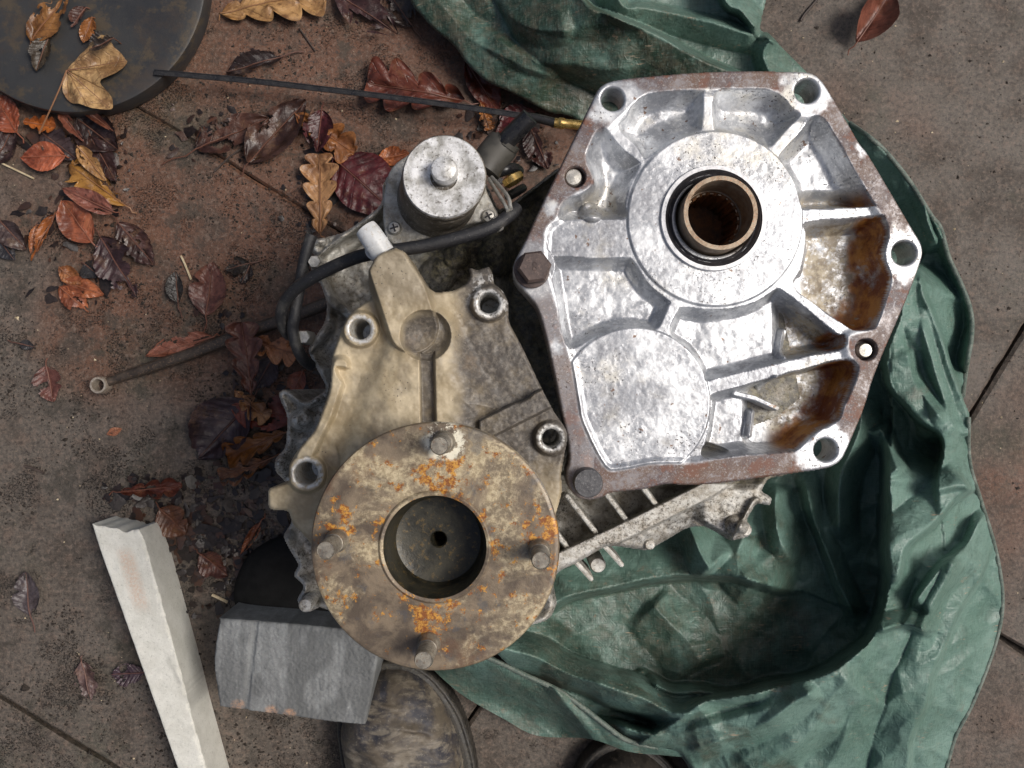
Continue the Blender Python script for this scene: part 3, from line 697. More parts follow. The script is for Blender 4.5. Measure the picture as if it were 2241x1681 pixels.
PK = {
 1: [(1318, 278), (1335, 290), (1365, 325), (1397, 349), (1401, 363), (1381, 401), (1371, 439), (1370, 476), (1330, 480), (1270, 480), (1224, 480), (1226, 450), (1243, 432), (1270, 425), (1294, 406), (1297, 387), (1281, 349), (1286, 325), (1302, 290)],
 2: [(1354, 273), (1373, 252), (1381, 233), (1405, 211), (1446, 200), (1490, 198), (1536, 198), (1541, 208), (1538, 276), (1525, 287), (1473, 306), (1419, 344), (1405, 339), (1392, 317), (1367, 295)],
 3: [(1565, 200), (1620, 194), (1670, 194), (1697, 202), (1720, 217), (1734, 236), (1749, 245), (1751, 256), (1725, 281), (1702, 308), (1686, 321), (1677, 319), (1648, 303), (1580, 284), (1563, 276)],
 4: [(1776, 256), (1788, 251), (1806, 260), (1824, 288), (1847, 326), (1874, 378), (1915, 446), (1912, 452), (1779, 457), (1755, 454), (1740, 403), (1727, 378), (1707, 344), (1716, 326), (1738, 303), (1761, 276)],
 5: [(1764, 485), (1840, 477), (1925, 470), (1938, 481), (1945, 500), (1944, 521), (1936, 554), (1944, 581), (1952, 603), (1949, 630), (1936, 670), (1919, 714), (1908, 722), (1873, 725), (1854, 714), (1800, 676), (1738, 626), (1752, 590), (1762, 545), (1765, 510)],
 6: [(1702, 630), (1724, 641), (1773, 679), (1830, 727), (1851, 730), (1856, 746), (1846, 765), (1805, 773), (1724, 790), (1615, 817), (1551, 833), (1542, 825), (1534, 801), (1507, 765), (1480, 746), (1466, 725), (1485, 679), (1493, 671), (1561, 678), (1629, 668), (1670, 652)],
 7: [(1211, 562), (1290, 563), (1366, 564), (1387, 568), (1409, 606), (1431, 630), (1466, 657), (1466, 668), (1444, 714), (1425, 720), (1371, 715), (1317, 730), (1279, 752), (1254, 763), (1238, 755), (1230, 733), (1222, 695), (1217, 652), (1209, 608)],
 8: [(1559, 863), (1615, 847), (1705, 822), (1805, 795), (1854, 786), (1873, 792), (1880, 809), (1870, 841), (1849, 890), (1838, 920), (1798, 941), (1773, 959), (1751, 981), (1726, 990), (1646, 995), (1592, 1001), (1549, 1004), (1542, 985), (1552, 938), (1560, 883)],
}
pk_sdf = {k: sdf_poly(smooth(p, 3), 60) for k, p in PK.items()}
pk_depth = {1: .016, 2: .015, 3: .016, 4: .017, 5: .030, 6: .018, 7: .014, 8: .022}
pk_w = {1: 30, 2: 26, 3: 30, 4: 30, 5: 26, 6: 24, 7: 26, 8: 26}
inner_s = sdf_poly(smooth(inner, 3), 60); po = sdf_poly(chaik(plate_out), 60)
def plate_sdf(u, v):
    s = po(u, v)
    for a, b, r in holes: s = np.maximum(s, -(np.hypot(u - a, v - b) - r))
    s = np.maximum(s, -(np.hypot(u - 1566, v - 474) - 86))
    return s
bump_line = [([(1738, 722), (1724, 775)], 13, .010), ([(1698, 832), (1688, 850)], 12, .010), ([(1668, 905), (1658, 955)], 13, .012), ([(1790, 520), (1775, 585)], 12, .009)]
bump_s = [(sline(a), r, h) for a, r, h in bump_line]
slot_s = sdf_poly(smooth([(1540, 978), (1560, 972), (1602, 986), (1600, 999), (1542, 1003)], 3))
smallrib = sline([(1622, 862), (1665, 872), (1716, 895)])
def plate_h(u, v, s):
    z = -.0022 * sst(0, 18, -inner_s(u, v))
    # hub face and the round lower face are lightly dished
    rh = np.hypot(u - 1566, v - 478)
    hubz = -.0035 + .0025 * sst(196, 186, rh)
    fl = fbm(u / 40, v / 40, 3, 60) - .5
    for k, f in pk_sdf.items():
        S = f(u, v)
        dep = pk_depth[k]
        if k == 4: dep = dep + .014 * sst(400, 440, v) * sst(1755, 1790, u)
        if k == 6: dep = dep + .012 * sst(1705, 1740, u)
        if k == 8: dep = dep + .016 * sst(1640, 1690, u)
        if k == 1: dep = dep - .006 * sst(1320, 1260, u + .5 * (v - 400))
        if k in (2, 3): dep = dep - .007 * sst(205, 165, np.abs(rh - 10)) - .007 * sst(255, 205, rh)
        S = S + 2.0 * fl
        z = z + pocket(S, 1.0, pk_w[k] * (1 + .3 * (k in (1, 2, 3, 4))), 2.0) * (dep + .0014 * fl)
    # dome in the left pocket, slotted lugs in the right pockets
    q = np.clip(1 - ((u - 1297) ** 2 + (v - 460) ** 2) / 26 ** 2, 0, 1); z += .010 * np.sqrt(q)
    for f, r, hh in bump_s:
        d, _, _ = f(u, v); z += hh * sst(r, r * .35, d)
    d, _, _ = smallrib(u, v); z = np.maximum(z, -.034 + .018 * sst(9, 5, d))
    z = z + pocket(slot_s(u, v), .016, 8)
    # bolt seats and dowel pockets
    for a, b, r in dowels:
        rr = np.hypot(u - a, v - b); z = np.where(rr < r + 2, -.011 * sst(r + 1, r - 2, rr), z)
    rr = np.hypot(u - 1170, v - 583); z = np.where(rr < 46, np.maximum(z, -.001), z)
    # machined seat around the seal
    z = np.where(rh < 128, np.maximum(z, -.0025), z)
    z += .0003 * (fbm(u / 12, v / 12, 3, 71) - .5) * sst(0, 8, -inner_s(u, v))
    rl = np.hypot(u - 1390, v - 882); z += .0016 * sst(167, 163, rl) * sst(0, 6, -inner_s(u, v)) + .0016 * sst(194, 190, rh)
    return z + fillet(s, 5, .0022)
def plate_stain(u, v, s):
    a = sst(-3, 3, inner_s(u, v) + 6 * (fbm(u / 18, v / 18, 3, 80) - .5))
    for x, y, r in holes:
        rr = np.hypot(u - x, v - y) + 60 * (fbm(u / 22, v / 22, 4, 81) - .5)
        a = a * sst(r + 20, r + 48, rr)
    for (x, y) in ((1203, 455), (1893, 325), (1218, 760)):
        a = a * sst(6, 26, np.hypot(u - x, v - y) + 26 * (fbm(u / 9, v / 9, 3, 83) - .5))
    rr = np.hypot(u - 1168, v - 590); a = a * (.25 + .75 * sst(50, 80, rr))
    a = a * np.where((v > 560) & (u < 1300) , .75, 1)
    return a
def plate_rust(u, v, s):
    i = inner_s(u, v); n = fbm(u / 30, v / 30, 4, 85)
    edge = 58 * (.35 + 1.2 * n)
    a = sst(-edge, -edge * .55, i) * (i < 1) * sst(395, 450, v - .0 * u) * sst(1790, 1840, u + .28 * (v - 640))
    a = a * (n > .2)
    pk = np.zeros(u.shape, bool)
    for k in (4, 5, 6, 8): pk |= pk_sdf[k](u, v) < -1
    return np.where(pk, a, 0)
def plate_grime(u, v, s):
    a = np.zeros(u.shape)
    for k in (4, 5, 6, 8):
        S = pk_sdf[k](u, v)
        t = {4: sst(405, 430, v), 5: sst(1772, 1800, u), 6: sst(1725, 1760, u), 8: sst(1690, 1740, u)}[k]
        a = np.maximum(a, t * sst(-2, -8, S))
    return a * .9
cp = field('cover_plate', (1110, 145, 2030, 1105), 1.75, plate_sdf, plate_h, PZ, PZ - .030, COVER, gb, {'stain': plate_stain, 'rust': plate_rust, 'grime': plate_grime})
kz = K(PZ); hc = W(1561, 478, PZ)[:2]
lathe('seal_rim', [(116 * kz, PZ - .012), (116 * kz, PZ + .0012), (114.5 * kz, PZ + .0022), (106 * kz, PZ + .0022), (105 * kz, PZ - .004)], hc, BRIGHT, cp, 96, close=False)
lathe('oil_seal', [(105.5 * kz, PZ - .010), (105.5 * kz, PZ + .0006), (102 * kz, PZ + .0016), (96 * kz, PZ - .0006), (92 * kz, PZ + .0006), (88 * kz, PZ - .0015), (78 * kz, PZ - .010)], hc, SEAL, cp, 96, close=False)
sc = W(1566, 475, PZ)[:2]; SZ = PZ + .015
lathe('drive_sleeve', [(80 * kz, PZ - .03), (80 * kz, SZ - .001), (79 * kz, SZ), (70 * kz, SZ), (69 * kz, SZ - .0012), (68 * kz, SZ - .030), (61 * kz, SZ - .031)], sc, SLEEVE, cp, 96, close=False)
lathe('splined_bore', [(64 * kz, SZ - .029), (61 * kz, SZ - .031), (61 * kz, SZ - .075), (20 * kz, SZ - .075), (.0001, SZ - .075)], sc, BORE, cp, 132,
      rmod=lambda k, t, r: r if k in (0, 3, 4) else r * (1 + .045 * (1 if math.sin(22 * t) > 0 else -1)), close=False)
def hexbolt(u, v, zt, rpx, hm, mat, washer=True, rot=.3, rnd=False, parent=None, name='bolt'):
    k = K(zt); c = W(u, v, zt)[:2]; z0 = zt - hm
    if rnd:
        o = lathe(name, [(rpx * k, z0), (rpx * k, zt - .0012), (rpx * k * .94, zt)], c, mat, parent, 40)
    else:
        V = []; n = 6; rr = rpx * k
        for (f, z) in ((1, z0), (1, zt - .0018), (.86, zt)):
            m_ = 6
            for a in range(n): V.append((c[0] + rr * f * math.cos(rot + a * math.pi / 3), c[1] + rr * f * math.sin(rot + a * math.pi / 3), z))
        F = [(l * 6 + a, l * 6 + (a + 1) % 6, l * 6 + 6 + (a + 1) % 6, l * 6 + 6 + a) for l in (0, 1) for a in range(6)] + [tuple(12 + a for a in range(6))]
        o = link_mesh(name, V, F, mat, parent, False)
    return o, c, k, z0
hb, c, k, z0 = hexbolt(1170, 583, PZ + .016, 38, .011, DARKSTEEL, parent=cp, rot=.12)
lathe('washer', [(40 * k, z0 - .0042), (40 * k, z0 - .0004), (38.5 * k, z0 - .0002), (18 * k, z0 - .0002)], W(1164, 592, PZ + .002)[:2], DARKSTEEL, hb, 40)
for dy in (-1.45, 1.45):     # the raised 8 of the strength grade
    ring = [(c[0] + .0013 * math.cos(a), c[1] + .001 * dy + .00135 * math.sin(a), PZ + .0161) for a in np.linspace(0, 2 * math.pi, 15)]
    tube('grade_mark', ring, .00028, DARKSTEEL, hb, 6, 1, False)
hb2, c, k, z0 = hexbolt(1288, 1058, PZ + .014, 32, .014, BOLTGREY, rnd=True, parent=cp)
for (a, b, r), rp in zip(dowels, (19, 16)):
    kk = K(PZ - .006)
    lathe('dowel_pin', [(rp * kk, PZ - .014), (rp * kk, PZ - .0052), (rp * kk * .86, PZ - .004), (.0001, PZ - .0036)], W(a - 4, b + 2, PZ - .006)[:2], SCREW, cp, 28, close=False)

# actuator on the upper left of the casing ---------------------
AZ = 0.292
ab = [(880, 346), (852, 375), (840, 420), (838, 480), (846, 522), (866, 535), (898, 531), (970, 510), (1036, 488), (1080, 483), (1090, 468), (1080, 450), (1064, 414), (1050, 370), (1000, 330), (930, 325)]
_t = W(972, 388, .3465); _b = W(955, 432, AZ); ATILT = ((_t[0] - _b[0]) / (.3465 - AZ), (_t[1] - _b[1]) / (.3465 - AZ))
act = lathe('actuator', [(95 * K(.345), AZ - .002), (95 * K(.345), AZ + .003), (93 * K(.345), AZ + .004), (93 * K(.345), AZ + .012), (91.6 * K(.345), AZ + .013), (91.6 * K(.345), AZ + .015), (93 * K(.345), AZ + .016), (93 * K(.345), .3395), (92 * K(.345), .340), (92 * K(.345), .341), (93 * K(.345), .3415), (93 * K(.345), .3445), (92 * K(.345), .3457), (90 * K(.345), .3465)], W(955, 432, AZ)[:2], ALUSIDE, gb, 96, tilt=ATILT)
ac = _t[:2]
K35 = K(.347)
lathe('cap', [(91 * K35, .3460), (90.5 * K35, .3478), (88 * K35, .3490), (60 * K35, .3486), (34 * K35, .3478), (30 * K35, .3480)], ac, ALUCAP, act, 96, close=False)
lathe('stud_cap', [(29 * K35, .3460), (29 * K35, .3575), (26 * K35, .3605), (18 * K35, .3615), (.0001, .3618)], (ac[0] + .0008, ac[1] + .0024), ALUCAP, act, 48, close=False)
field('mounting_plate', (830, 318, 1095, 540), 2.5, sdf_poly(smooth(ab, 3)), lambda u, v, s: fillet(s, 5, .002) + .001 * (fbm(u / 10, v / 10, 3, 4) - .5), AZ, AZ - .016, CASE, act, {'grime': lambda u, v, s: .25 + 0 * u})
for (u, v, rot) in ((863, 499, .3), (1069, 473, .5)):
    z = AZ + .0025; k = K(z); c = W(u, v, z)
    s_ = lathe('screw', [(15 * k, AZ - .0005), (15 * k, z - .0005), (12 * k, z + .0012), (.0001, z + .0018)], c[:2], SCREW, act, 32, close=False)
    for q in (0, math.pi / 2):
        d = np.array([math.cos(rot + q), math.sin(rot + q)]); n_ = np.array([-d[1], d[0]]); a_ = 9 * k; b_ = 1.8 * k
        box('cross_slot', [tuple(np.array(c[:2]) + d * i * a_ + n_ * j * b_) for i, j in ((-1, -1), (1, -1), (1, 1), (-1, 1))], z + .0008 + q * .0001, z + .0021 + q * .00006, SEAL, s_, 0)

# hose with its clip, plug connector and fittings
hz = .338
hA = [(1130, 455), (1116, 470), (1085, 492), (1050, 507), (990, 524), (930, 538), (880, 546), (800, 558), (745, 577), (683, 608), (645, 634), (622, 664), (616, 698), (630, 730), (660, 742)]
hzs = [.335, .340, .345, .346, .346, .345, .344, .340, .330, .320, .310, .300, .290, .278, .262]
hose = tube('breather_hose', [W(u, v, z) for (u, v), z in zip(hA, hzs)],   .0046, HOSE, gb, 14, 8)
hB = [(682, 515), (672, 545), (664, 580), (655, 630), (645, 690), (641, 720), (650, 760), (664, 786), (680, 800)]
hzB = [.30, .30, .298, .296, .294, .290, .286, .28, .27]
tube('breather_hose', [W(u, v, z) for (u, v), z in zip(hB, hzB)], .0044, HOSE, gb, 14, 8)
for i in range(9):     # frayed braid at the cut end
    r_ = random.Random(i); p = W(683, 515, .30); q = W(676 + r_.uniform(-14, 16), 500 + r_.uniform(-14, 6), .302)
    tube('frayed_strand', [p, ((p[0] + q[0]) / 2 + r_.uniform(-.001, .001), (p[1] + q[1]) / 2, .3025), q], .0003, HOSE, hose, 5, 3)
tube('hose_clamp', [W(1093, 488, .3425), W(1083, 493, .3435)], .0054, SCREW, hose, 20, 2)
clip = tube('hose_clip', [W(1070, 392, .31), W(1082, 412, .325), W(1100, 440, .338), W(1112, 462, .345)], .0014, SCREW, gb, 8)
tube('hose_clip', [W(1076, 388, .31), W(1094, 408, .325), W(1112, 432, .338), W(1118, 458, .345)], .0014, SCREW, gb, 8)
sens = tube('sensor', [W(1060, 372, .29), W(1075, 348, .29), W(1096, 322, .29), W(1104, 312, .29)], [.0125, .0128, .0128, .0120], GREYPL, gb, 28, 3)
tube('plug', [W(1098, 322, .295), W(1112, 304, .298), W(1140, 276, .302), W(1160, 255, .305)], [.0068, .0072, .0072, .0068], BLACKPL, sens, 20, 3)
tube('plug_collar', [W(1106, 316, .293), W(1112, 308, .294)], .0105, GREYPL, sens, 20, 3)
tube('pipe_elbow', [W(1084, 378, .285), W(1104, 372, .288), W(1124, 370, .28), W(1134, 374, .26)], .0046, BLACKPL, gb, 16, 4)
tube('brass_union', [W(1108, 402, .278), W(1122, 392, .282), W(1138, 384, .278)], [.0042, .0052, .0040], BRASS, gb, 6, 3)
tube('black_lead', [W(1112, 430, .27), W(1130, 420, .26), W(1144, 412, .24)], .0036, BLACKPL, gb, 12, 4)
lathe('casing_bolt', [(16 * K(.28), .262), (16 * K(.28), .286), (14 * K(.28), .288)], W(665, 738, .285)[:2], SCREW, gb, 6, sh=False)
lathe('casing_bolt', [(15 * K(.3), .270), (15 * K(.3), .302), (13 * K(.3), .304)], W(690, 574, .30)[:2], SCREW, gb, 6, sh=False)

# ------------------------------------------------------------------ output housing with its drive flange
oh = thing('output_housing', 'beige oil-stained output housing with a round rusty flange lying on the gearbox', 'housing', W(950, 950, .30))
HZ = 0.362
house_out = [(815, 653), (806, 625), (806, 592), (822, 563), (837, 552), (867, 543), (886, 552), (898, 574), (932, 626), (953, 641), (992, 637), (1020, 622), (1029, 606), (1027, 586), (1045, 592), (1070, 583), (1078, 600), (1080, 620), (1100, 636), (1112, 660), (1113, 705), (1143, 760), (1178, 835), (1211, 900), (1236, 935), (1243, 955), (1238, 980), (1232, 1010), (1228, 1037), (1230, 1076), (1215, 1130), (1100, 1330), (950, 1400), (780, 1320), (690, 1200), (660, 1165), (641, 1148), (632, 1118), (588, 1115), (586, 1070), (625, 1060), (634, 1052), (632, 1020), (648, 990), (690, 943), (723, 852), (726, 783), (745, 728), (763, 690), (790, 668)]
body = [(846, 689), (815, 760), (788, 822), (736, 965), (700, 1060), (800, 1250), (950, 1300), (1100, 1250), (1180, 1060), (1090, 945), (1068, 936), (1116, 893), (1042, 786), (1010, 700), (985, 665), (960, 650), (932, 628), (898, 574), (867, 545), (837, 554), (808, 592), (820, 640)]
ho = sdf_poly(chaik(house_out, .13), 70); bo = sdf_poly(chaik(body), 80)
h_holes = [(1070, 664, 22), (789, 721, 22), (1206, 959, 20), (671, 1036, 25)]
def house_sdf(u, v):
    s = ho(u, v)
    for a, b, r in h_holes: s = np.maximum(s, -(np.hypot(u - a, v - b) - r))
    return s
nose = sline([(852, 560), (905, 720)]); groove = sline([(934, 760), (938, 940)])
beam = sline([(1060, 940), (1195, 872)]); larm = sline([(745, 800), (712, 905), (665, 1000)])
recR = sdf_poly(smooth([(1068, 742), (1118, 738), (1142, 795), (1172, 858), (1120, 884), (1092, 836)], 3))
recL = sdf_poly(smooth([(712, 958), (728, 962), (744, 1000), (742, 1030), (716, 1010)], 3))
recL2 = sdf_poly(smooth([(735, 800), (790, 818), (776, 850), (742, 832)], 3))
recB = sdf_poly(smooth([(640, 1120), (700, 1110), (690, 1160), (655, 1150)], 3))
step_ = sdf_poly(smooth([(735, 720), (760, 690), (830, 690), (800, 770), (790, 800), (730, 785)], 3))
def house_h(u, v, s):
    B = bo(u, v)
    z = .010 * sst(-4, 50, -B) + .003 * sst(40, 78, -B)
    d, _, al = nose(u, v); z = np.maximum(z, .020 * sst(66, 50, d) * (1 - .22 * al))
    r = np.hypot(u - 931, v - 734)
    z = z - .015 * np.sqrt(np.clip(1 - (r / 56) ** 2, 0, 1))
    d, _, _ = groove(u, v); z = np.where(r > 40, z - .007 * sst(19, 12, d), z)
    d, _, _ = beam(u, v); z = np.maximum(z, .014 * sst(25, 20, d) * (u > 1050))
    d, _, _ = larm(u, v); z = np.maximum(z, .008 * sst(26, 12, d))
    z = z + pocket(recR(u, v), .026, 16) + pocket(recL(u, v), .018, 12) + pocket(recL2(u, v), .010, 16) + pocket(recB(u, v), .012, 14)
    for a, b, rr in h_holes:
        q = np.hypot(u - a, v - b); z = np.maximum(z, .006 * sst(rr + 22, rr + 14, q)) * sst(0, 1, np.clip((q - rr) / 1 + 2, 0, 1)) if False else np.maximum(z, .007 * sst(rr + 22, rr + 13, q))
        z = np.where(q < rr + 12, .007, z)
    z = np.where(np.hypot(u - 952, v - 1197) < 150, -.02, z)
    z = z + .0016 * (fbm(u / 22, v / 22, 3, 90) - .5) + .0016 * (fbm(u / 70, v / 70, 2, 91) - .5)
    return z + fillet(s, 6, .003)
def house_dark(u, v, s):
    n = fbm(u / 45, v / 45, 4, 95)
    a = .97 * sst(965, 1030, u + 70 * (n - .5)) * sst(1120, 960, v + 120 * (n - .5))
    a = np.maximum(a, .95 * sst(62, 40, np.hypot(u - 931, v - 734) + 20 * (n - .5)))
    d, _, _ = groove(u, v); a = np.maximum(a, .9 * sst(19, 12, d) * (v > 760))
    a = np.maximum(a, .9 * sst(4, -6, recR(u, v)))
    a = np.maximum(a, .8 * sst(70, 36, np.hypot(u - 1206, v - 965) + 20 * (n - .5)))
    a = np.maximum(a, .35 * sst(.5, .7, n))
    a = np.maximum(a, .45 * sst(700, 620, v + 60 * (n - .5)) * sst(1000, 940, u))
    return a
def house_bare(u, v, s):
    a = np.zeros(u.shape)
    for x, y, r in h_holes: a = np.maximum(a, sst(r + 12, r + 6, np.hypot(u - x, v - y) + 5 * (vn(u / 5, v / 5, 98) - .5)))
    a = np.maximum(a, .7 * sst(62, 40, np.hypot(u - 1075, v - 650)) * (fbm(u / 14, v / 14, 3, 97) > .5))
    return a
field('housing_body', (575, 535, 1250, 1410), 1.7, house_sdf, house_h, HZ, HZ - .045, BEIGE, oh, {'dark': house_dark, 'bare': house_bare}, ray=True)
lathe('breather_cap', [(.0068, HZ - .03), (.0068, HZ + .002)], W(822, 548, HZ)[:2], WHITEPL, oh, 24)
bc = tube('breather', [W(800, 500, .368), W(812, 516, .368), W(838, 556, .366)], [.0074, .0080, .0082], WHITEPL, oh, 20, 3)
tube('seam_ring', [W(823, 533, .3675), W(825.5, 537, .3673)], .0085, WHITEPL, bc, 20, 2)
# flange
FZ = 0.425; kf = K(FZ); fc = W(952, 1197, FZ)[:2]
R = 273 * kf; CP = 119 * kf
fl = tag(bpy.data.objects.new('output_flange', None), None, None); bpy.data.objects.remove(fl)
segs = 160; rr_ = list(np.linspace(CP + .0015, R - .0022, 44))
prof = [(.030, HZ), (.030, FZ - .012), (R - .001, FZ - .011), (R, FZ - .0095), (R, FZ - .002), (R - .0008, FZ - .0006)] + [(r, FZ) for r in rr_[::-1]] + [(CP + .0008, FZ + .0012), (CP, FZ + .0016), (CP - .0016, FZ + .0012), (CP - .0022, FZ - .001)]
flo = lathe('output_flange', prof, fc, FLANGE, oh, segs, close=False)
co = np.array([v.co[:] for v in flo.data.vertices]) + np.array(oh.location)
uu = co[:, 0] / kf + CX; vv = -co[:, 1] / kf + CY
studs = [(972, 967), (738, 1182), (1180, 1203), (939, 1408)]
rust = np.zeros(len(co)); pale = np.zeros(len(co)); n_ = fbm(uu / 26, vv / 26, 4, 110)
for (a, b), (ox, oy, rw) in zip(studs, ((-12, 70, 75), (0, -20, 62), (-6, -40, 70), (8, -58, 74))):
    rust = np.maximum(rust, sst(rw, rw * .35, np.hypot(uu - a - ox, vv - b - oy) + 46 * (n_ - .5)))
rust = np.maximum(rust, .8 * sst(36, 12, np.abs(np.hypot(uu - 952, vv - 1197) - 132) + 50 * n_) )
pale = .95 * sst(52, 36, np.hypot(uu - 972, vv - 962) + 30 * (n_ - .5))
for nm, arr in (('rust', rust), ('pale', pale)):
    at = flo.data.attributes.new(nm, 'FLOAT', 'POINT'); at.data.foreach_set('value', arr.astype(np.float32))
lathe('flange_cup', [(CP - .0018, FZ + .0009), (CP - .0030, FZ - .002), (CP - .0042, FZ - .020), (CP - .0060, FZ - .0245), (CP - .010, FZ - .026), (20 * kf, FZ - .026), (17 * kf, FZ - .027), (15 * kf, FZ - .050), (.0001, FZ - .055)], fc, CUP, flo, 128, close=False)
for a, b in studs:
    c = W(a, b, FZ)[:2]; r = 21 * K(FZ + .03)
    st = lathe('stud', [(r * 1.28, FZ - .001), (r * 1.25, FZ + .004), (r * 1.06, FZ + .0055), (r * 1.06, FZ + .012)] + [(r * (1.0 if q % 2 else .93), FZ + .0125 + q * .00075) for q in range(25)] + [(r, FZ + .0312), (r * .9, FZ + .0325), (r * .84, FZ + .0322)], c, STEEL, flo, 40)

# ------------------------------------------------------------------ blocks, batten, disc, rods
blk = smooth([(484, 1354), (560, 1360), (650, 1367), (740, 1376), (833, 1386), (826, 1440), (816, 1500), (800, 1578), (790, 1586), (720, 1580), (640, 1568), (560, 1558), (488, 1548), (480, 1540), (472, 1490), (468, 1440), (475, 1390), (481, 1358)], 2)
BKZ = .085
def blk_h(u, v, s):
    return fillet(s, 5, .0025) + .0016 * (fbm(u / 30, v / 30, 3, 120) - .5) + .0014 * (vn(u / 3.0, v / 3.0, 121) - .5) - .002 * sst(10, 2, np.abs(u - 548 + .12 * (v - 1450)))
field('concrete_block', (458, 1345, 845, 1595), 2.4, sdf_poly(blk), blk_h, BKZ, 0.0, BLOCK, None,
      {'stain': lambda u, v, s: .9 * np.maximum.reduce([sst(15, 7, np.hypot((u - x) * .8, v - y)) for x, y in ((594, 1556), (634, 1562), (520, 1543))]),
       'dark': lambda u, v, s: .6 * sst(.42, .6, fbm(u / 40, v / 90, 3, 125)) + .5 * sst(60, 20, np.abs(u - 500)) * sst(1400, 1500, v)})
tag(bpy.data.objects['concrete_block'], 'grey concrete block with two rust spots under the round flange', 'block')
BTZ = .055
batt = [(198, 1145), (214, 1152), (226, 1151), (240, 1156), (256, 1156), (274, 1167), (286, 1161), (307, 1158), (330, 1236), (352, 1316), (374, 1396), (396, 1476), (412, 1540), (418, 1566), (434, 1624), (452, 1690), (510, 1900), (565, 2080), (520, 2095), (462, 1900), (392, 1690), (295, 1417)]
BTS = sdf_poly(chaik(batt, .2, 1))
def bat_h(u, v, s):
    ch = sst(.56, .66, fbm(u / 16, v / 16, 3, 131))
    return fillet(s, 3, .0010) - .0016 * sst(9, 0, -s) * ch * (u - 198 > .40 * (v - 1100)) + .0007 * (fbm(u / 14, v / 14, 3, 130) - .5)
V0 = field('stone_batten', (185, 1130, 580, 2110), 2.2, BTS, bat_h, BTZ, 0.0, BATTEN, None,
      {'stain': lambda u, v, s: .55 * sst(26, 6, np.abs((u - 292) - .30 * (v - 1270))) * sst(1190, 1220, v) * sst(1350, 1310, v),
       'dark': lambda u, v, s: .6 * sst(16, 3, np.abs((u - 395) - .42 * (v - 1500)) + 14 * fbm(u / 12, v / 12, 3, 133)) * sst(1420, 1450, v) * sst(1570, 1540, v)})
tag(V0, 'pale sawn stone batten leading out of the picture beside the concrete block', 'stone batten')

P3 = np.array([(0, 200), (248, 231), (405, 112), (446, 0)], float)
A_ = np.c_[2 * P3, np.ones(4)]; sol = np.linalg.lstsq(A_, (P3 ** 2).sum(1), rcond=None)[0]
dcx, dcy = sol[0], sol[1]; dr = math.sqrt(sol[2] + dcx ** 2 + dcy ** 2)
DZ = .030; kd = K(DZ); dc = W(dcx, dcy, DZ)[:2]; RD = dr * kd
dk = lathe('round_lid', [(RD - .006, 0), (RD - .002, .004), (RD, DZ - .003), (RD - .0008, DZ - .0008), (RD - .003, DZ)] + [(r, DZ + .0) for r in np.linspace(RD - .02, .03, 8)], dc, DISC, None, 180)
tag(dk, 'dull black round lid scattered with leaves in the corner', 'lid')

rodp = [W(262, 826, .012), W(330, 804, .013), (W(430, 770, .014)), W(530, 732, .016), W(620, 700, .016), W(700, 670, .016), W(800, 630, .016)]
rd = thing('eye_rod', 'thin steel rod with a ring eye lying among leaves', 'rod', W(430, 770, 0))
tube('shaft', rodp, [.0052, .0060, .0066, .0070, .0070, .0070, .0070], ROD, rd, 16, 6)
c = W(219, 843, .014)[:2]; k = K(.014)
lathe('eye', [(18 * k, .004), (19 * k, .007), (19 * k, .017), (17.5 * k, .0195), (13.5 * k, .0195), (12 * k, .017), (12 * k, .004)], c, EYE, rd, 40, close=False)
tube('neck', [W(236, 836, .012), W(250, 831, .012), W(266, 825, .012)], [.0050, .0046, .0052], ROD, rd, 14, 3)

cb = thing('control_cable', 'thin flat black cable with a brass end across the leaves', 'cable', W(800, 200, 0))
cbp = crom([W(337, 158, .034), W(430, 166, .034), W(560, 178, .033), W(700, 194, .033), (W(850, 212, .034)), W(1000, 232, .036), W(1120, 250, .038), W(1180, 258, .04)], 8)
V = []; F = []
for i, p in enumerate(cbp):
    t = cbp[min(i + 1, len(cbp) - 1)] - cbp[max(i - 1, 0)]; t /= np.linalg.norm(t); n = np.array([-t[1], t[0], 0]); n /= np.linalg.norm(n)
    w = .0029; hh = .0012
    for a, b in ((-w, -hh), (w, -hh), (w, hh * .6), (w * .72, hh * .6), (w * .6, hh * .1), (-w * .6, hh * .1), (-w * .72, hh * .6), (-w, hh * .6)): V.append(p + n * a + np.array([0, 0, b]))
m8 = 8
F = [(i * m8 + k, i * m8 + (k + 1) % m8, (i + 1) * m8 + (k + 1) % m8, (i + 1) * m8 + k) for i in range(len(cbp) - 1) for k in range(m8)] + [tuple(range(m8)), tuple((len(cbp) - 1) * m8 + k for k in range(m8))[::-1]]
link_mesh('strip', V, F, BLACKPL, cb, False)
tube('sleeve', [W(1150, 254, .042), W(1180, 260, .044), W(1215, 269, .046)], [.0042, .0046, .0046], BLACKPL, cb, 14, 3)
kb = K(.046)
tube('brass_end', [W(1213, 269, .046), W(1222, 270, .046), W(1226, 270, .046), W(1234, 271, .046), W(1238, 271, .046), W(1290, 276, .046)], [.0050, .0052, .0060, .0056, .0048, .0048], BRASS, cb, 16, 3)

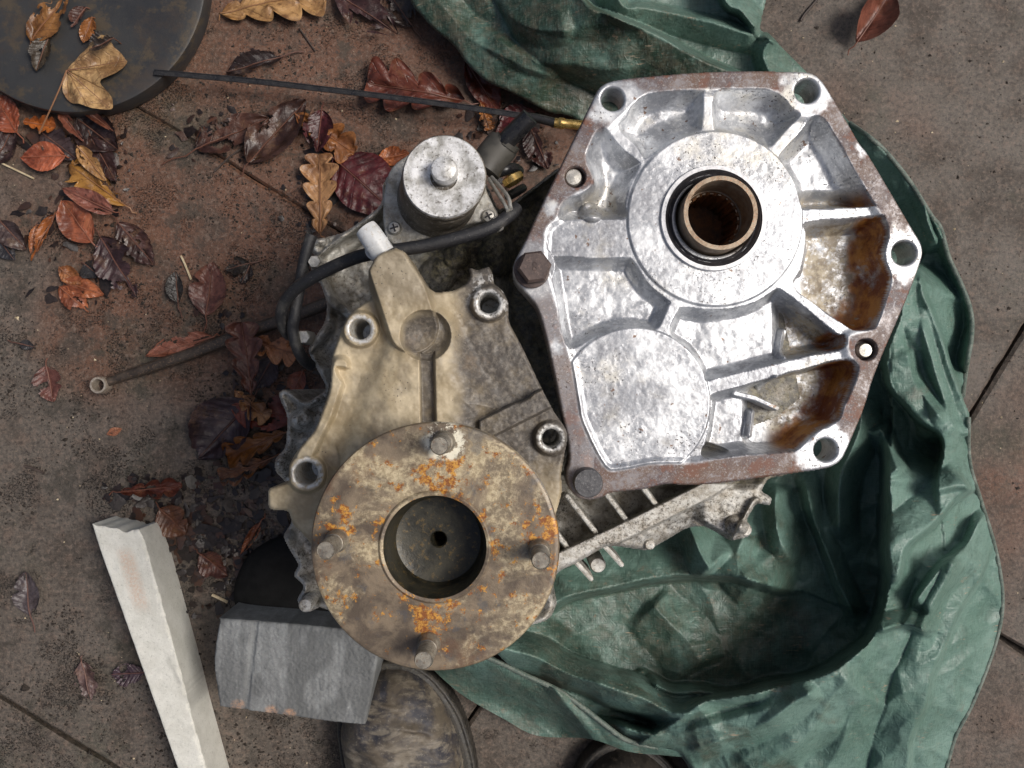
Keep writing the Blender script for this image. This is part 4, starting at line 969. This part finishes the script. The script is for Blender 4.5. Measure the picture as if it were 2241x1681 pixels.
# ------------------------------------------------------------------ boots of the photographer
def boot(name, label, toe, sole, mat, wz, shaft):
    b = thing(name, label, 'boot', W(*shaft, 0), 'boots at the bottom edge')
    ts = sdf_poly(smooth(toe, 3), 160)
    def hh(u, v, s):
        d = -s
        z = wz * np.sqrt(np.clip(1 - (1 - np.clip(d / 95, 0, 1)) ** 2, 0, 1))
        z = z + .05 * sst(1690, 1860, v) + .006 * (fbm(u / 40, v / 25, 3, 140) - .5) * sst(5, 30, d) - .006 * fold_noise(u, v, .3, 90, 26, 142) * sst(10, 50, d)
        return z - .0025 * sst(6, 0, np.abs(v - 1655 - .15 * (u - 900)))
    bb = np.array(toe)
    field('upper', (bb[:, 0].min() - 10, bb[:, 1].min() - 10, bb[:, 0].max() + 10, bb[:, 1].max() + 10), 3.0, ts, hh, .030, .028, mat, b)
    ss = sdf_poly(smooth(sole, 3), 60)
    bb = np.array(sole)
    field('sole', (bb[:, 0].min() - 10, bb[:, 1].min() - 10, bb[:, 0].max() + 10, bb[:, 1].max() + 10), 3.5, ss, lambda u, v, s: fillet(s, 6, .004) - .003 * sst(3, 0, np.abs(s + 9)), .030, 0.0, RUBBER, b)
    k = K(.05); c = W(shaft[0], shaft[1], .05)[:2]
    lathe('shaft', [(.058, .06), (.056, .10), (.053, .18), (.056, .21), (.053, .212), (.049, .20), (.048, .06)], c, mat, b, 40, close=False)
    return b
toe1 = [(748, 1590), (752, 1640), (764, 1700), (775, 1800), (770, 1900), (800, 2010), (900, 2050), (990, 2010), (1020, 1900), (1025, 1800), (1018, 1700), (1008, 1640), (985, 1570), (945, 1505), (895, 1470), (845, 1466), (800, 1490), (766, 1540)]
sole1 = [(736, 1590), (742, 1650), (752, 1720), (762, 1800), (756, 1900), (785, 2025), (900, 2070), (1010, 2025), (1045, 1900), (1048, 1800), (1044, 1700), (1030, 1630), (1005, 1560), (958, 1494), (905, 1456), (840, 1452), (790, 1478), (752, 1535)]
boot('work_boot', 'scuffed brown leather work boot beside the concrete block', toe1, sole1, BOOT, .050, (900, 1935))
toe2 = [(a + 505, b + 175) for a, b in toe1]; sole2 = [(a + 505, b + 175) for a, b in sole1]
boot('work_boot', 'dark boot toe just showing below the tarpaulin hem', toe2, sole2, DARKBOOT, .045, (1405, 2110))

# ------------------------------------------------------------------ leaves
def srgb(r, g, b):
    f = lambda c: ((c / 255 + .055) / 1.055) ** 2.4 if c > 10 else c / 255 / 12.92
    return (f(r), f(g), f(b), 1)
def leaf(kind, base, tip, width, col, label, z=.004, curl=.10, fold=0.0, petiole=.22, name=None, seed=None, cat='leaf', bend=0.0, rib=.5, tear=True):
    seed = seed if seed is not None else int(abs(base[0] * 3 + base[1] * 7 + tip[0])) % 997
    rs = np.random.RandomState(seed)
    b = np.array(W(*base, z)); t = np.array(W(*tip, z)); L = np.linalg.norm(t - b); ex = (t - b) / L; ey = np.array([-ex[1], ex[0], 0])
    Wd = width * K(z) / 2
    ns, nt = (90, 9) if kind == 'oak' else (44, 9)
    s = np.linspace(0, 1, ns); tt = np.linspace(-1, 1, 2 * nt + 1)
    Sg, Tg = np.meshgrid(s, tt, indexing='ij')
    if kind == 'oak':
        nl = rs.choice([3.5, 4.0, 4.5]); ph = rs.rand(2) * .35
        env = (.16 + .84 * np.clip(s, 0, 1) ** .75) * np.sqrt(np.clip(1 - s ** 5, 0, 1)) * sst(0, .06, s + .02)
        lob = lambda p: .40 + .60 * np.abs(np.sin(np.pi * (nl * s ** .92 + p))) ** .62
        jl = 1 + .22 * (vn(s * 4, 0 * s, seed + 1) - .5); jr = 1 + .22 * (vn(s * 4, 0 * s, seed + 2) - .5)
        wl = env * lob(ph[0]) * jl; wr = env * lob(ph[1] + .12) * jr
        fwd = .22
    elif kind == 'maple':
        env = np.sin(np.pi * s ** .6) ** .5; wl = env * (.7 + .3 * np.cos(2 * np.pi * (2.4 * s))); wr = wl; fwd = .16
    else:
        env = np.sin(np.pi * np.clip(s, 0, 1) ** (.82 if kind == 'ovate' else .68)) ** (.80 if kind == 'ovate' else .7)
        ser = .035 * (2 * np.abs((s * 22) % 1 - .5))
        wl = env * (1 - ser) * (1 + .08 * rs.randn()); wr = env * (1 - ser) * (1 + .08 * rs.randn()); fwd = .05
        if rs.rand() < .35:
            q = rs.uniform(.3, .8); wl = wl * (1 - .45 * np.exp(-((s - q) / .05) ** 2))
    wl = wl + .03 * (vn(s * 14, 0 * s, seed) - .5); wr = wr + .03 * (vn(s * 14, 0 * s, seed + 5) - .5)
    wd = np.where(Tg > 0, wl[:, None], wr[:, None]); wd = np.clip(wd, 0.0, None)
    X = L * (Sg + fwd * np.abs(Tg) * wd * 1.0 * (1 - Sg * .6)); Y = Tg * wd * Wd + L * bend * np.sin(np.pi * Sg)
    ca, cb_ = rs.uniform(.5, 1.9) * curl, rs.uniform(-1, 1) * curl * .7
    Z = Wd * ca * 2.0 * (np.abs(Tg) ** 2) * wd + L * cb_ * .5 * (Sg - .5) ** 2 * 2 + fold * np.abs(Y - L * bend * np.sin(np.pi * Sg)) \
        + L * .055 * (fbm(Sg * 3 + seed, Tg * 1.6, 3, seed) - .5) * 2.6 + rib * .0009 * np.cos(2 * np.pi * 8 * (Sg - .16 * np.abs(Tg))) * np.abs(Tg)
    Z = Z - Z.min() + .0008
    P = b + X[..., None] * ex + Y[..., None] * ey; P[..., 2] = z + Z
    n2 = len(tt); V = P.reshape(-1, 3)
    i, j = np.meshgrid(np.arange(ns - 1), np.arange(n2 - 1), indexing='ij'); i = i.ravel(); j = j.ravel()
    F = np.stack([i * n2 + j, (i + 1) * n2 + j, (i + 1) * n2 + j + 1, i * n2 + j + 1], 1)
    if tear and rs.rand() < .75:      # torn and eaten places
        sm = Sg[:-1, :-1].ravel(); tm = (.5 * (Tg[:-1, :-1] + Tg[:-1, 1:])).ravel()
        q = fbm(sm * 3.2 + seed, tm * 1.3, 3, seed + 9) + .10 * np.abs(tm)
        thr = rs.uniform(.66, .74)
        F = F[(q < thr) | (np.abs(tm) < .12)]
    nm = name or {'oak': 'oak_leaf', 'maple': 'maple_leaf'}.get(kind, 'fallen_leaf')
    e = thing(nm, label, cat, tuple(b * [1, 1, 0]), 'fallen leaves')
    c4 = srgb(*[q * .84 for q in col])
    bl = link_mesh('blade', V, F, LEAF, e, True, {'along': Sg.ravel(), 'across': Tg.ravel()}); bl.color = c4
    mid = P[:, nt, :] + np.array([0, 0, .0005]); mid = mid[::3]
    if petiole > 0:
        pe = [b - ex * L * petiole * q + ey * L * .05 * math.sin(q * 2) * rs.uniform(-1, 1) + np.array([0, 0, mid[0][2] * (1 - q * .6) - b[2]]) for q in (1, .66, .33)]
        for q in pe: q[2] = max(q[2], z * .5 + .001)
        mid = np.array(pe + list(mid))
    o = tube('stem', mid, [.0007, .0008, .0006, .00025], STEM, e, 6, 1, False); o.color = c4
    return e

LV = [
 ('oak', (487, 34), (716, -20), 165, (206, 160, 104), 'pale tan oak leaf cut by the top edge left of the tarpaulin', dict(curl=.06, petiole=.04, tear=False)),
 ('ovate', (735, -12), (872, 78), 84, (74, 46, 44), 'dark purple leaf at the top edge left of the tarpaulin', dict()),
 ('ovate', (905, 62), (845, -20), 60, (62, 48, 42), 'dark brown leaf half under the purple leaf by the tarpaulin', dict(z=.002, petiole=.3)),
 ('ovate', (622, 126), (498, 162), 54, (58, 44, 42), 'nearly black curled leaf just above the black cable', dict(fold=.5, petiole=.36)),
 ('oak', (1018, 222), (805, 184), 165, (112, 56, 40), 'red-brown oak leaf lying under the black cable', dict(z=.006, curl=.12)),
 ('ovate', (1020, 135), (1092, 250), 66, (112, 50, 32), 'rusty red leaf tucked under the edge of the tarpaulin', dict(z=.003)),
 ('oak', (1052, 228), (1072, 285), 48, (190, 120, 52), 'small yellow leaf below the cable near the plug', dict(z=.009, petiole=.1)),
 ('ovate', (1172, 246), (1084, 292), 70, (118, 42, 44), 'crimson leaf behind the black plug', dict(z=.005)),
 ('long', (432, 328), (590, 262), 78, (92, 58, 44), 'dark brown leaf with a long stalk left of the crimson leaves', dict(z=.006, petiole=.5)),
 ('ovate', (545, 358), (672, 222), 92, (88, 60, 50), 'large dull brown leaf below the cable with a torn edge', dict(z=.003)),
 ('oak', (648, 252), (778, 338), 104, (188, 124, 70), 'orange tan oak leaf beneath the small crimson leaf', dict(z=.004, petiole=.05)),
 ('ovate', (706, 242), (694, 336), 66, (92, 36, 40), 'small crimson leaf lying on an orange oak leaf', dict(z=.011, curl=.16)),
 ('oak', (704, 516), (700, 340), 118, (206, 154, 104), 'bright tan oak leaf pointing up beside the gearbox actuator', dict(z=.006, curl=.05, petiole=.04, tear=False)),
 ('ovate', (733, 350), (868, 470), 128, (98, 36, 38), 'glossy dark crimson leaf against the actuator', dict(z=.004, rib=1.6, tear=False)),
 ('ovate', (828, 350), (896, 336), 44, (192, 112, 62), 'small orange leaf just above the actuator', dict(z=.004)),
 ('ovate', (1158, 276), (1200, 372), 72, (72, 40, 34), 'dark ribbed leaf between the plug and the cover plate', dict(z=.004, rib=1.4)),
 ('long', (72, 94), (152, -14), 66, (158, 108, 56), 'yellow and brown leaf with a red stalk on the black lid', dict(z=.033, petiole=.42)),
 ('ovate', (203, 40), (184, 96), 38, (158, 98, 46), 'small orange leaf on the black lid', dict(z=.033)),
 ('ovate', (190, 18), (158, 62), 30, (124, 86, 74), 'curled pinkish leaf on the black lid', dict(z=.033, fold=.8)),
 ('ovate', (110, 84), (82, 158), 44, (74, 62, 46), 'crumpled dark leaf on the lid under the yellow leaf', dict(z=.0325, fold=.4)),
 ('ovate', (250, 85), (196, 112), 42, (60, 50, 44), 'black shrivelled scrap on top of the maple leaf', dict(z=.044, fold=.7, petiole=.05)),
 ('ovate', (40, 292), (-14, 204), 76, (160, 82, 52), 'red-orange leaf at the left edge below the lid', dict(z=.006, rib=1.2)),
 ('ovate', (-8, 360), (34, 280), 62, (74, 52, 48), 'dark leaf at the left edge under the red-orange leaf', dict(z=.002)),
 ('oak', (56, 268), (126, 280), 58, (196, 112, 52), 'small curled orange leaf just below the lid', dict(z=.008, curl=.3, petiole=.05)),
 ('ovate', (146, 342), (48, 346), 70, (204, 112, 76), 'bright salmon orange leaf with a notched tip', dict(z=.010, curl=.1, petiole=.06, tear=False)),
 ('long', (177, 233), (252, 290), 22, (148, 92, 70), 'narrow pink-brown strip of leaf below the maple leaf', dict(z=.012, fold=.6, petiole=.05)),
 ('long', (134, 244), (186, 312), 24, (140, 84, 66), 'narrow rolled leaf beside the lid', dict(z=.012, fold=.8, petiole=.05)),
 ('ovate', (92, 290), (172, 350), 62, (76, 60, 60), 'grey-purple leaf behind the salmon orange leaf', dict(z=.005)),
 ('ovate', (170, 260), (262, 330), 84, (58, 40, 38), 'dark wet leaf in the heap below the maple leaf', dict(z=.003)),
 ('ovate', (200, 300), (258, 400), 60, (64, 42, 40), 'dark red-stalked leaf in the heap by the paving crack', dict(z=.004, petiole=.4)),
 ('long', (174, 322), (234, 398), 36, (196, 148, 92), 'narrow tan saw-edged leaf on the yellow oak leaf', dict(z=.013, fold=.3, petiole=.02)),
 ('oak', (278, 452), (156, 362), 100, (184, 132, 62), 'yellow oak leaf in the heap below the lid', dict(z=.007, curl=.12, petiole=.16)),
 ('long', (252, 465), (140, 414), 42, (150, 92, 76), 'narrow dull pink leaf across the yellow oak leaf', dict(z=.014, fold=.2, petiole=.05)),
 ('ovate', (205, 532), (138, 440), 72, (178, 102, 70), 'orange-brown leaf below the narrow pink leaf', dict(z=.008)),
 ('ovate', (262, 488), (342, 582), 66, (88, 60, 54), 'brown ribbed leaf right of the dark purple ribbed leaf', dict(z=.005, rib=1.6)),
 ('ovate', (222, 520), (304, 652), 88, (80, 56, 58), 'dark purple ribbed leaf below the leaf heap', dict(z=.006, rib=1.8)),
 ('ovate', (4, 486), (62, 548), 52, (80, 64, 62), 'dark shiny leaf at the left edge halfway up', dict(z=.004, fold=.4)),
 ('ovate', (-6, 520), (36, 570), 44, (62, 62, 68), 'slate-coloured wet leaf at the left edge', dict(z=.003)),
 ('long', (124, 470), (72, 572), 26, (176, 104, 54), 'narrow orange folded leaf near the left edge', dict(z=.006, fold=.9, petiole=.1)),
 ('long', (82, 494), (70, 556), 16, (178, 108, 66), 'thin orange sliver of leaf near the left edge', dict(z=.006, fold=.6, petiole=.05)),
 ('ovate', (132, 586), (180, 622), 36, (188, 122, 72), 'small tan leaf tip above the orange three-part leaf', dict(z=.006, petiole=.05)),
 ('ovate', (140, 616), (230, 646), 48, (196, 116, 74), 'orange leaf pointing right in the three-part cluster', dict(z=.005, petiole=.1)),
 ('ovate', (134, 628), (196, 684), 50, (192, 112, 72), 'orange leaf pointing down in the three-part cluster', dict(z=.004, petiole=.05)),
 ('ovate', (186, 578), (222, 606), 40, (58, 56, 58), 'black petal-like scrap by the dark purple ribbed leaf', dict(z=.003, fold=.5)),
 ('ovate', (392, 664), (386, 594), 40, (58, 54, 50), 'black leaf with a thin stalk above the steel rod', dict(z=.004, fold=.3, petiole=.45)),
 ('ovate', (452, 692), (468, 574), 84, (120, 76, 64), 'dull red-brown leaf with a clear midrib above the rod', dict(z=.003, petiole=.3)),
 ('ovate', (548, 576), (492, 592), 38, (62, 56, 50), 'small black leaf left of the hose', dict(z=.004, fold=.5, petiole=.6)),
 ('ovate', (548, 580), (530, 622), 34, (66, 56, 52), 'black leaf scrap hanging below the small black leaf', dict(z=.003, petiole=.05)),
 ('ovate', (472, 738), (322, 780), 66, (168, 106, 84), 'smooth pink-orange leaf along the steel rod', dict(z=.007, petiole=.05)),
 ('oak', (552, 862), (532, 706), 112, (118, 70, 54), 'red-brown oak leaf lying across the steel rod', dict(z=.024, petiole=.05)),
 ('oak', (532, 740), (652, 776), 96, (186, 120, 74), 'orange oak leaf between rod and gearbox', dict(z=.018, petiole=.05)),
 ('oak', (516, 856), (586, 920), 78, (190, 134, 80), 'yellow-tan oak leaf end beside the gearbox lug', dict(z=.012, petiole=.05)),
 ('ovate', (506, 884), (650, 916), 98, (138, 62, 42), 'large red leaf under the gearbox lug', dict(z=.008, petiole=.05)),
 ('ovate', (552, 876), (436, 1004), 118, (74, 58, 64), 'large purple-black rotting leaf left of the gearbox', dict(z=.006, rib=1.8, curl=.2)),
 ('oak', (626, 946), (500, 1000), 92, (148, 92, 42), 'mottled orange-brown leaf left of the bright bolt hole', dict(z=.010, curl=.25)),
 ('oak', (600, 1000), (484, 1048), 72, (134, 82, 38), 'crumpled brown leaf below the mottled orange-brown leaf', dict(z=.008, curl=.25)),
 ('ovate', (664, 812), (640, 866), 44, (150, 72, 40), 'orange leaf in the shade between two casing lugs', dict(z=.02, petiole=.05)),
 ('ovate', (600, 780), (560, 850), 60, (70, 52, 56), 'dark leaf under the orange oak leaf by the rod', dict(z=.006, petiole=.05)),
 ('ovate', (104, 800), (120, 880), 72, (126, 80, 70), 'triangular pink-brown leaf left of the ring eye', dict(z=.005, petiole=.2, fold=.2)),
 ('ovate', (44, 752), (78, 760), 22, (62, 60, 62), 'tiny black scrap left of the triangular leaf', dict(z=.003, petiole=.8)),
 ('ovate', (236, 950), (268, 938), 20, (178, 116, 86), 'tiny salmon scrap of leaf on bare paving', dict(z=.002, petiole=.02)),
 ('ovate', (70, 1346), (58, 1250), 56, (96, 86, 88), 'grey-purple leaf alone on paving left of the batten', dict(z=.004, petiole=.4)),
 ('ovate', (182, 1444), (204, 1532), 54, (122, 98, 94), 'flat faded pink leaf pressed onto paving near the batten', dict(z=.001, curl=.02, petiole=.1)),
 ('ovate', (318, 1470), (246, 1474), 50, (88, 68, 78), 'purple rotting leaf half under the batten', dict(z=.003, rib=1.5)),
 ('oak', (266, 1076), (400, 1062), 62, (110, 58, 44), 'dark orange crumpled leaf above the batten end', dict(z=.006, curl=.3)),
 ('ovate', (352, 1112), (410, 1168), 84, (104, 62, 38), 'brown leaf in the shade right of the batten end', dict(z=.004)),
 ('long', (572, 1142), (528, 1212), 22, (150, 80, 38), 'narrow orange leaf in the dark below the gearbox tab', dict(z=.006, fold=.4)),
 ('ovate', (440, 1210), (500, 1260), 60, (96, 50, 34), 'brown leaf in deep shade left of the gearbox', dict(z=.004)),
 ('long', (1872, 96), (1948, -16), 76, (150, 92, 74), 'red-pink curled leaf alone on paving at top right', dict(z=.008, fold=.55, petiole=.2, curl=.3, tear=False)),
]
for kind, b, t, w, c, lab, kw in LV:
    kw.setdefault('z', .004)
    leaf(kind, b, t, w, c, lab, **kw)

# the torn maple leaf: its own outline
def maple():
    out = [(146, 154), (168, 130), (190, 111), (205, 92), (222, 84), (244, 88), (252, 104), (264, 116), (272, 128), (277, 134), (272, 148), (262, 160), (240, 172), (222, 182), (232, 196), (243, 210), (245, 226), (242, 238), (222, 240), (203, 239), (178, 230), (152, 223), (138, 205), (136, 190)]
    zb = .036
    e = thing('maple_leaf', 'torn tan maple leaf with a long thin stalk on the edge of the black lid', 'leaf', W(146, 154, 0), 'fallen leaves')
    ms = sdf_poly(smooth(out, 3))
    ang = lambda u, v: np.arctan2(v - 154, u - 146)
    rad = lambda u, v: np.hypot(u - 146, v - 154)
    def hh(u, v, s):
        a = ang(u, v); r = rad(u, v)
        return .006 * np.sin(a * 7) * r / 120 + .006 * (fbm(u / 30, v / 30, 3, 150) - .5) + .004 * sst(60, 130, r)
    f = field('blade', (125, 75, 290, 250), 1.8, ms, hh, zb, None, LEAF, e, {'along': lambda u, v, s: rad(u, v) / 130, 'across': lambda u, v, s: np.clip(np.abs(((ang(u, v) + .35) / .55) % 1 - .5) * rad(u, v) / 60, 0, 1)})
    f.color = srgb(184, 150, 104)
    st = tube('stem', [W(146, 154, zb + .004), W(130, 195, .036), W(110, 240, .03), W(86, 292, .018)], [.0009, .0008, .0008, .0010], STEM, e, 6, 5); st.color = srgb(170, 130, 90)
    for k, p in enumerate(((274, 134), (240, 236))):
        o = tube('vein', [W(146, 154, zb + .0035), W((146 + p[0]) / 2, (154 + p[1]) / 2, zb + .0030), W(p[0], p[1], zb + .0045)], [.0006, .0004, .0002], STEM, e, 5, 4); o.color = srgb(120, 84, 58)
maple()

# ------------------------------------------------------------------ straws, twigs, crumbs
for (pts, r, mt, nm, lab, cat) in (
    ([(-12, 350), (30, 370), (74, 391)], .0011, STRAW, 'grass_stalk', 'pale dry grass stalk at the left edge', 'stalk'),
    ([(396, 560), (406, 582), (418, 612)], .0012, STRAW, 'grass_stalk', 'short dry stalk beside the black leaf', 'stalk'),
    ([(464, 1302), (498, 1318)], .0016, STRAW, 'straw', 'pale broken straw in the shade above the concrete block', 'straw'),
    ([(1752, 46), (1762, 30), (1786, 2), (1800, -20)], .0014, TWIG, 'twig', 'dark twig on paving right of the tarpaulin top', 'twig'),
    ([(470, 375), (500, 346), (528, 326)], .0012, TWIG, 'twig', 'thin dark twig below the large dull brown leaf', 'twig'),
    ([(60, 790), (66, 770), (80, 752)], .0010, TWIG, 'twig', 'tiny bent twig near the triangular pink-brown leaf', 'twig'),
    ([(54, 1020), (80, 1028), (96, 1036)], .0016, TWIG, 'twig', 'short dark twig on paving at the left', 'twig'),
    ([(655, 62), (672, 86), (690, 112)], .0008, TWIG, 'twig', 'thin twig below the pale tan oak leaf', 'twig')):
    tag(tube(nm, [W(u, v, .0022) for u, v in pts], r, mt, None, 6, 4), lab, cat)
def crumbs(name, n, seed, mat, size, dens, label, cat):
    rs = np.random.RandomState(seed); V = []; F = []
    cnt = 0
    while cnt < n:
        u = rs.uniform(-120, 2360); v = rs.uniform(-120, 1800)
        if rs.rand() > dens(u, v): continue
        r = size * rs.lognormal(0, .5); c = np.array(W(u, v, 0)); k = len(V)
        for q in range(5):
            a = q * 2 * math.pi / 5 + rs.rand(); V.append((c[0] + r * math.cos(a) * rs.uniform(.5, 1.5), c[1] + r * math.sin(a) * rs.uniform(.5, 1.3), 0.0002))
        V.append((c[0], c[1], r * rs.uniform(.4, .9)))
        F += [(k + q, k + (q + 1) % 5, k + 5) for q in range(5)]; cnt += 1
    o = link_mesh(name, V, F, mat, None, False); tag(o, label, cat, kind='stuff')
dl = lambda u, v: float((.15 + .85 * (u < 720)) * sst(.42, .68, fbm(np.array([u / 110]), np.array([v / 110]), 3, 160))[0])
crumbs('soil_crumbs', 11000, 3, SOIL, .0007, dl, 'dark crumbs of soil and moss scattered over the paving', 'soil')
def litter(n, seed, spots):
    rs = np.random.RandomState(seed); V = []; F = []; T = []
    wts = np.array([q[4] for q in spots]); wts = wts / wts.sum()
    for i in range(n):
        cx_, cy_, sx_, sy_, _ = spots[rs.choice(len(spots), p=wts)]
        u = cx_ + np.clip(rs.randn(), -1.7, 1.7) * sx_; v = cy_ + np.clip(rs.randn(), -1.7, 1.7) * sy_
        c = np.array(W(u, v, .0004 + .003 * rs.rand())); r = .0036 * rs.lognormal(0, .55); a = rs.rand() * 6.28; el = rs.uniform(.35, 1)
        ex = np.array([math.cos(a), math.sin(a)]); ey = np.array([-ex[1], ex[0]]); k = len(V); tl = rs.randn(2) * .22
        tone = rs.rand() ** 2; m_ = 9
        V.append((c[0], c[1], c[2] + .0006)); T.append(tone)
        for q in range(m_):
            t = 6.283 * q / m_; rr = r * rs.uniform(.55, 1.3); x = rr * math.cos(t); y = rr * math.sin(t) * el
            xy = c[:2] + ex * x + ey * y; V.append((xy[0], xy[1], max(.0003, c[2] + x * tl[0] + y * tl[1] + rs.rand() * .0007))); T.append(tone)
        F += [(k, k + 1 + q, k + 1 + (q + 1) % m_) for q in range(m_)]
    m = M('rotting_leaf_scraps'); f = m.noise(160, 5, .7); t = m.attr('tone')
    c = m.mix(m.ramp(t, .2, .95), (.012, .008, .007), (.060, .026, .014)); c = m.mix(m.ramp(f, .45, .65, 0, .7), c, (.030, .020, .018))
    m.bump(f, .6, .001); mt = m.fin(c, .38, 0, .5)
    o = link_mesh('leaf_litter', V, F, mt, None, True, {'tone': T}); tag(o, 'dark wet scraps of rotting leaves in drifts on the paving', 'leaf litter', kind='stuff')
litter(1100, 5, [(120, 300, 70, 34, 1), (170, 400, 50, 55, 1), (90, 500, 60, 40, .8), (240, 330, 26, 50, .8), (520, 960, 50, 50, 1.4), (560, 860, 40, 50, 1), (590, 1010, 50, 50, 2), (480, 1130, 110, 50, 5), (540, 1210, 60, 60, 4), (430, 1230, 60, 70, 3), (1090, 270, 50, 26, 1), (480, 290, 60, 36, 1), (330, 1080, 60, 18, 1), (480, 700, 30, 18, .4), (700, 390, 50, 60, 1), (150, 640, 50, 26, .3), (1150, 330, 40, 50, 1), (640, 860, 30, 50, 1)])  # real scraps, but drifts left of the casing are thickened to deepen the shade
crumbs('grit', 500, 4, STRAW, .00055, lambda u, v: .5, 'pale grit specks scattered over the paving', 'grit')
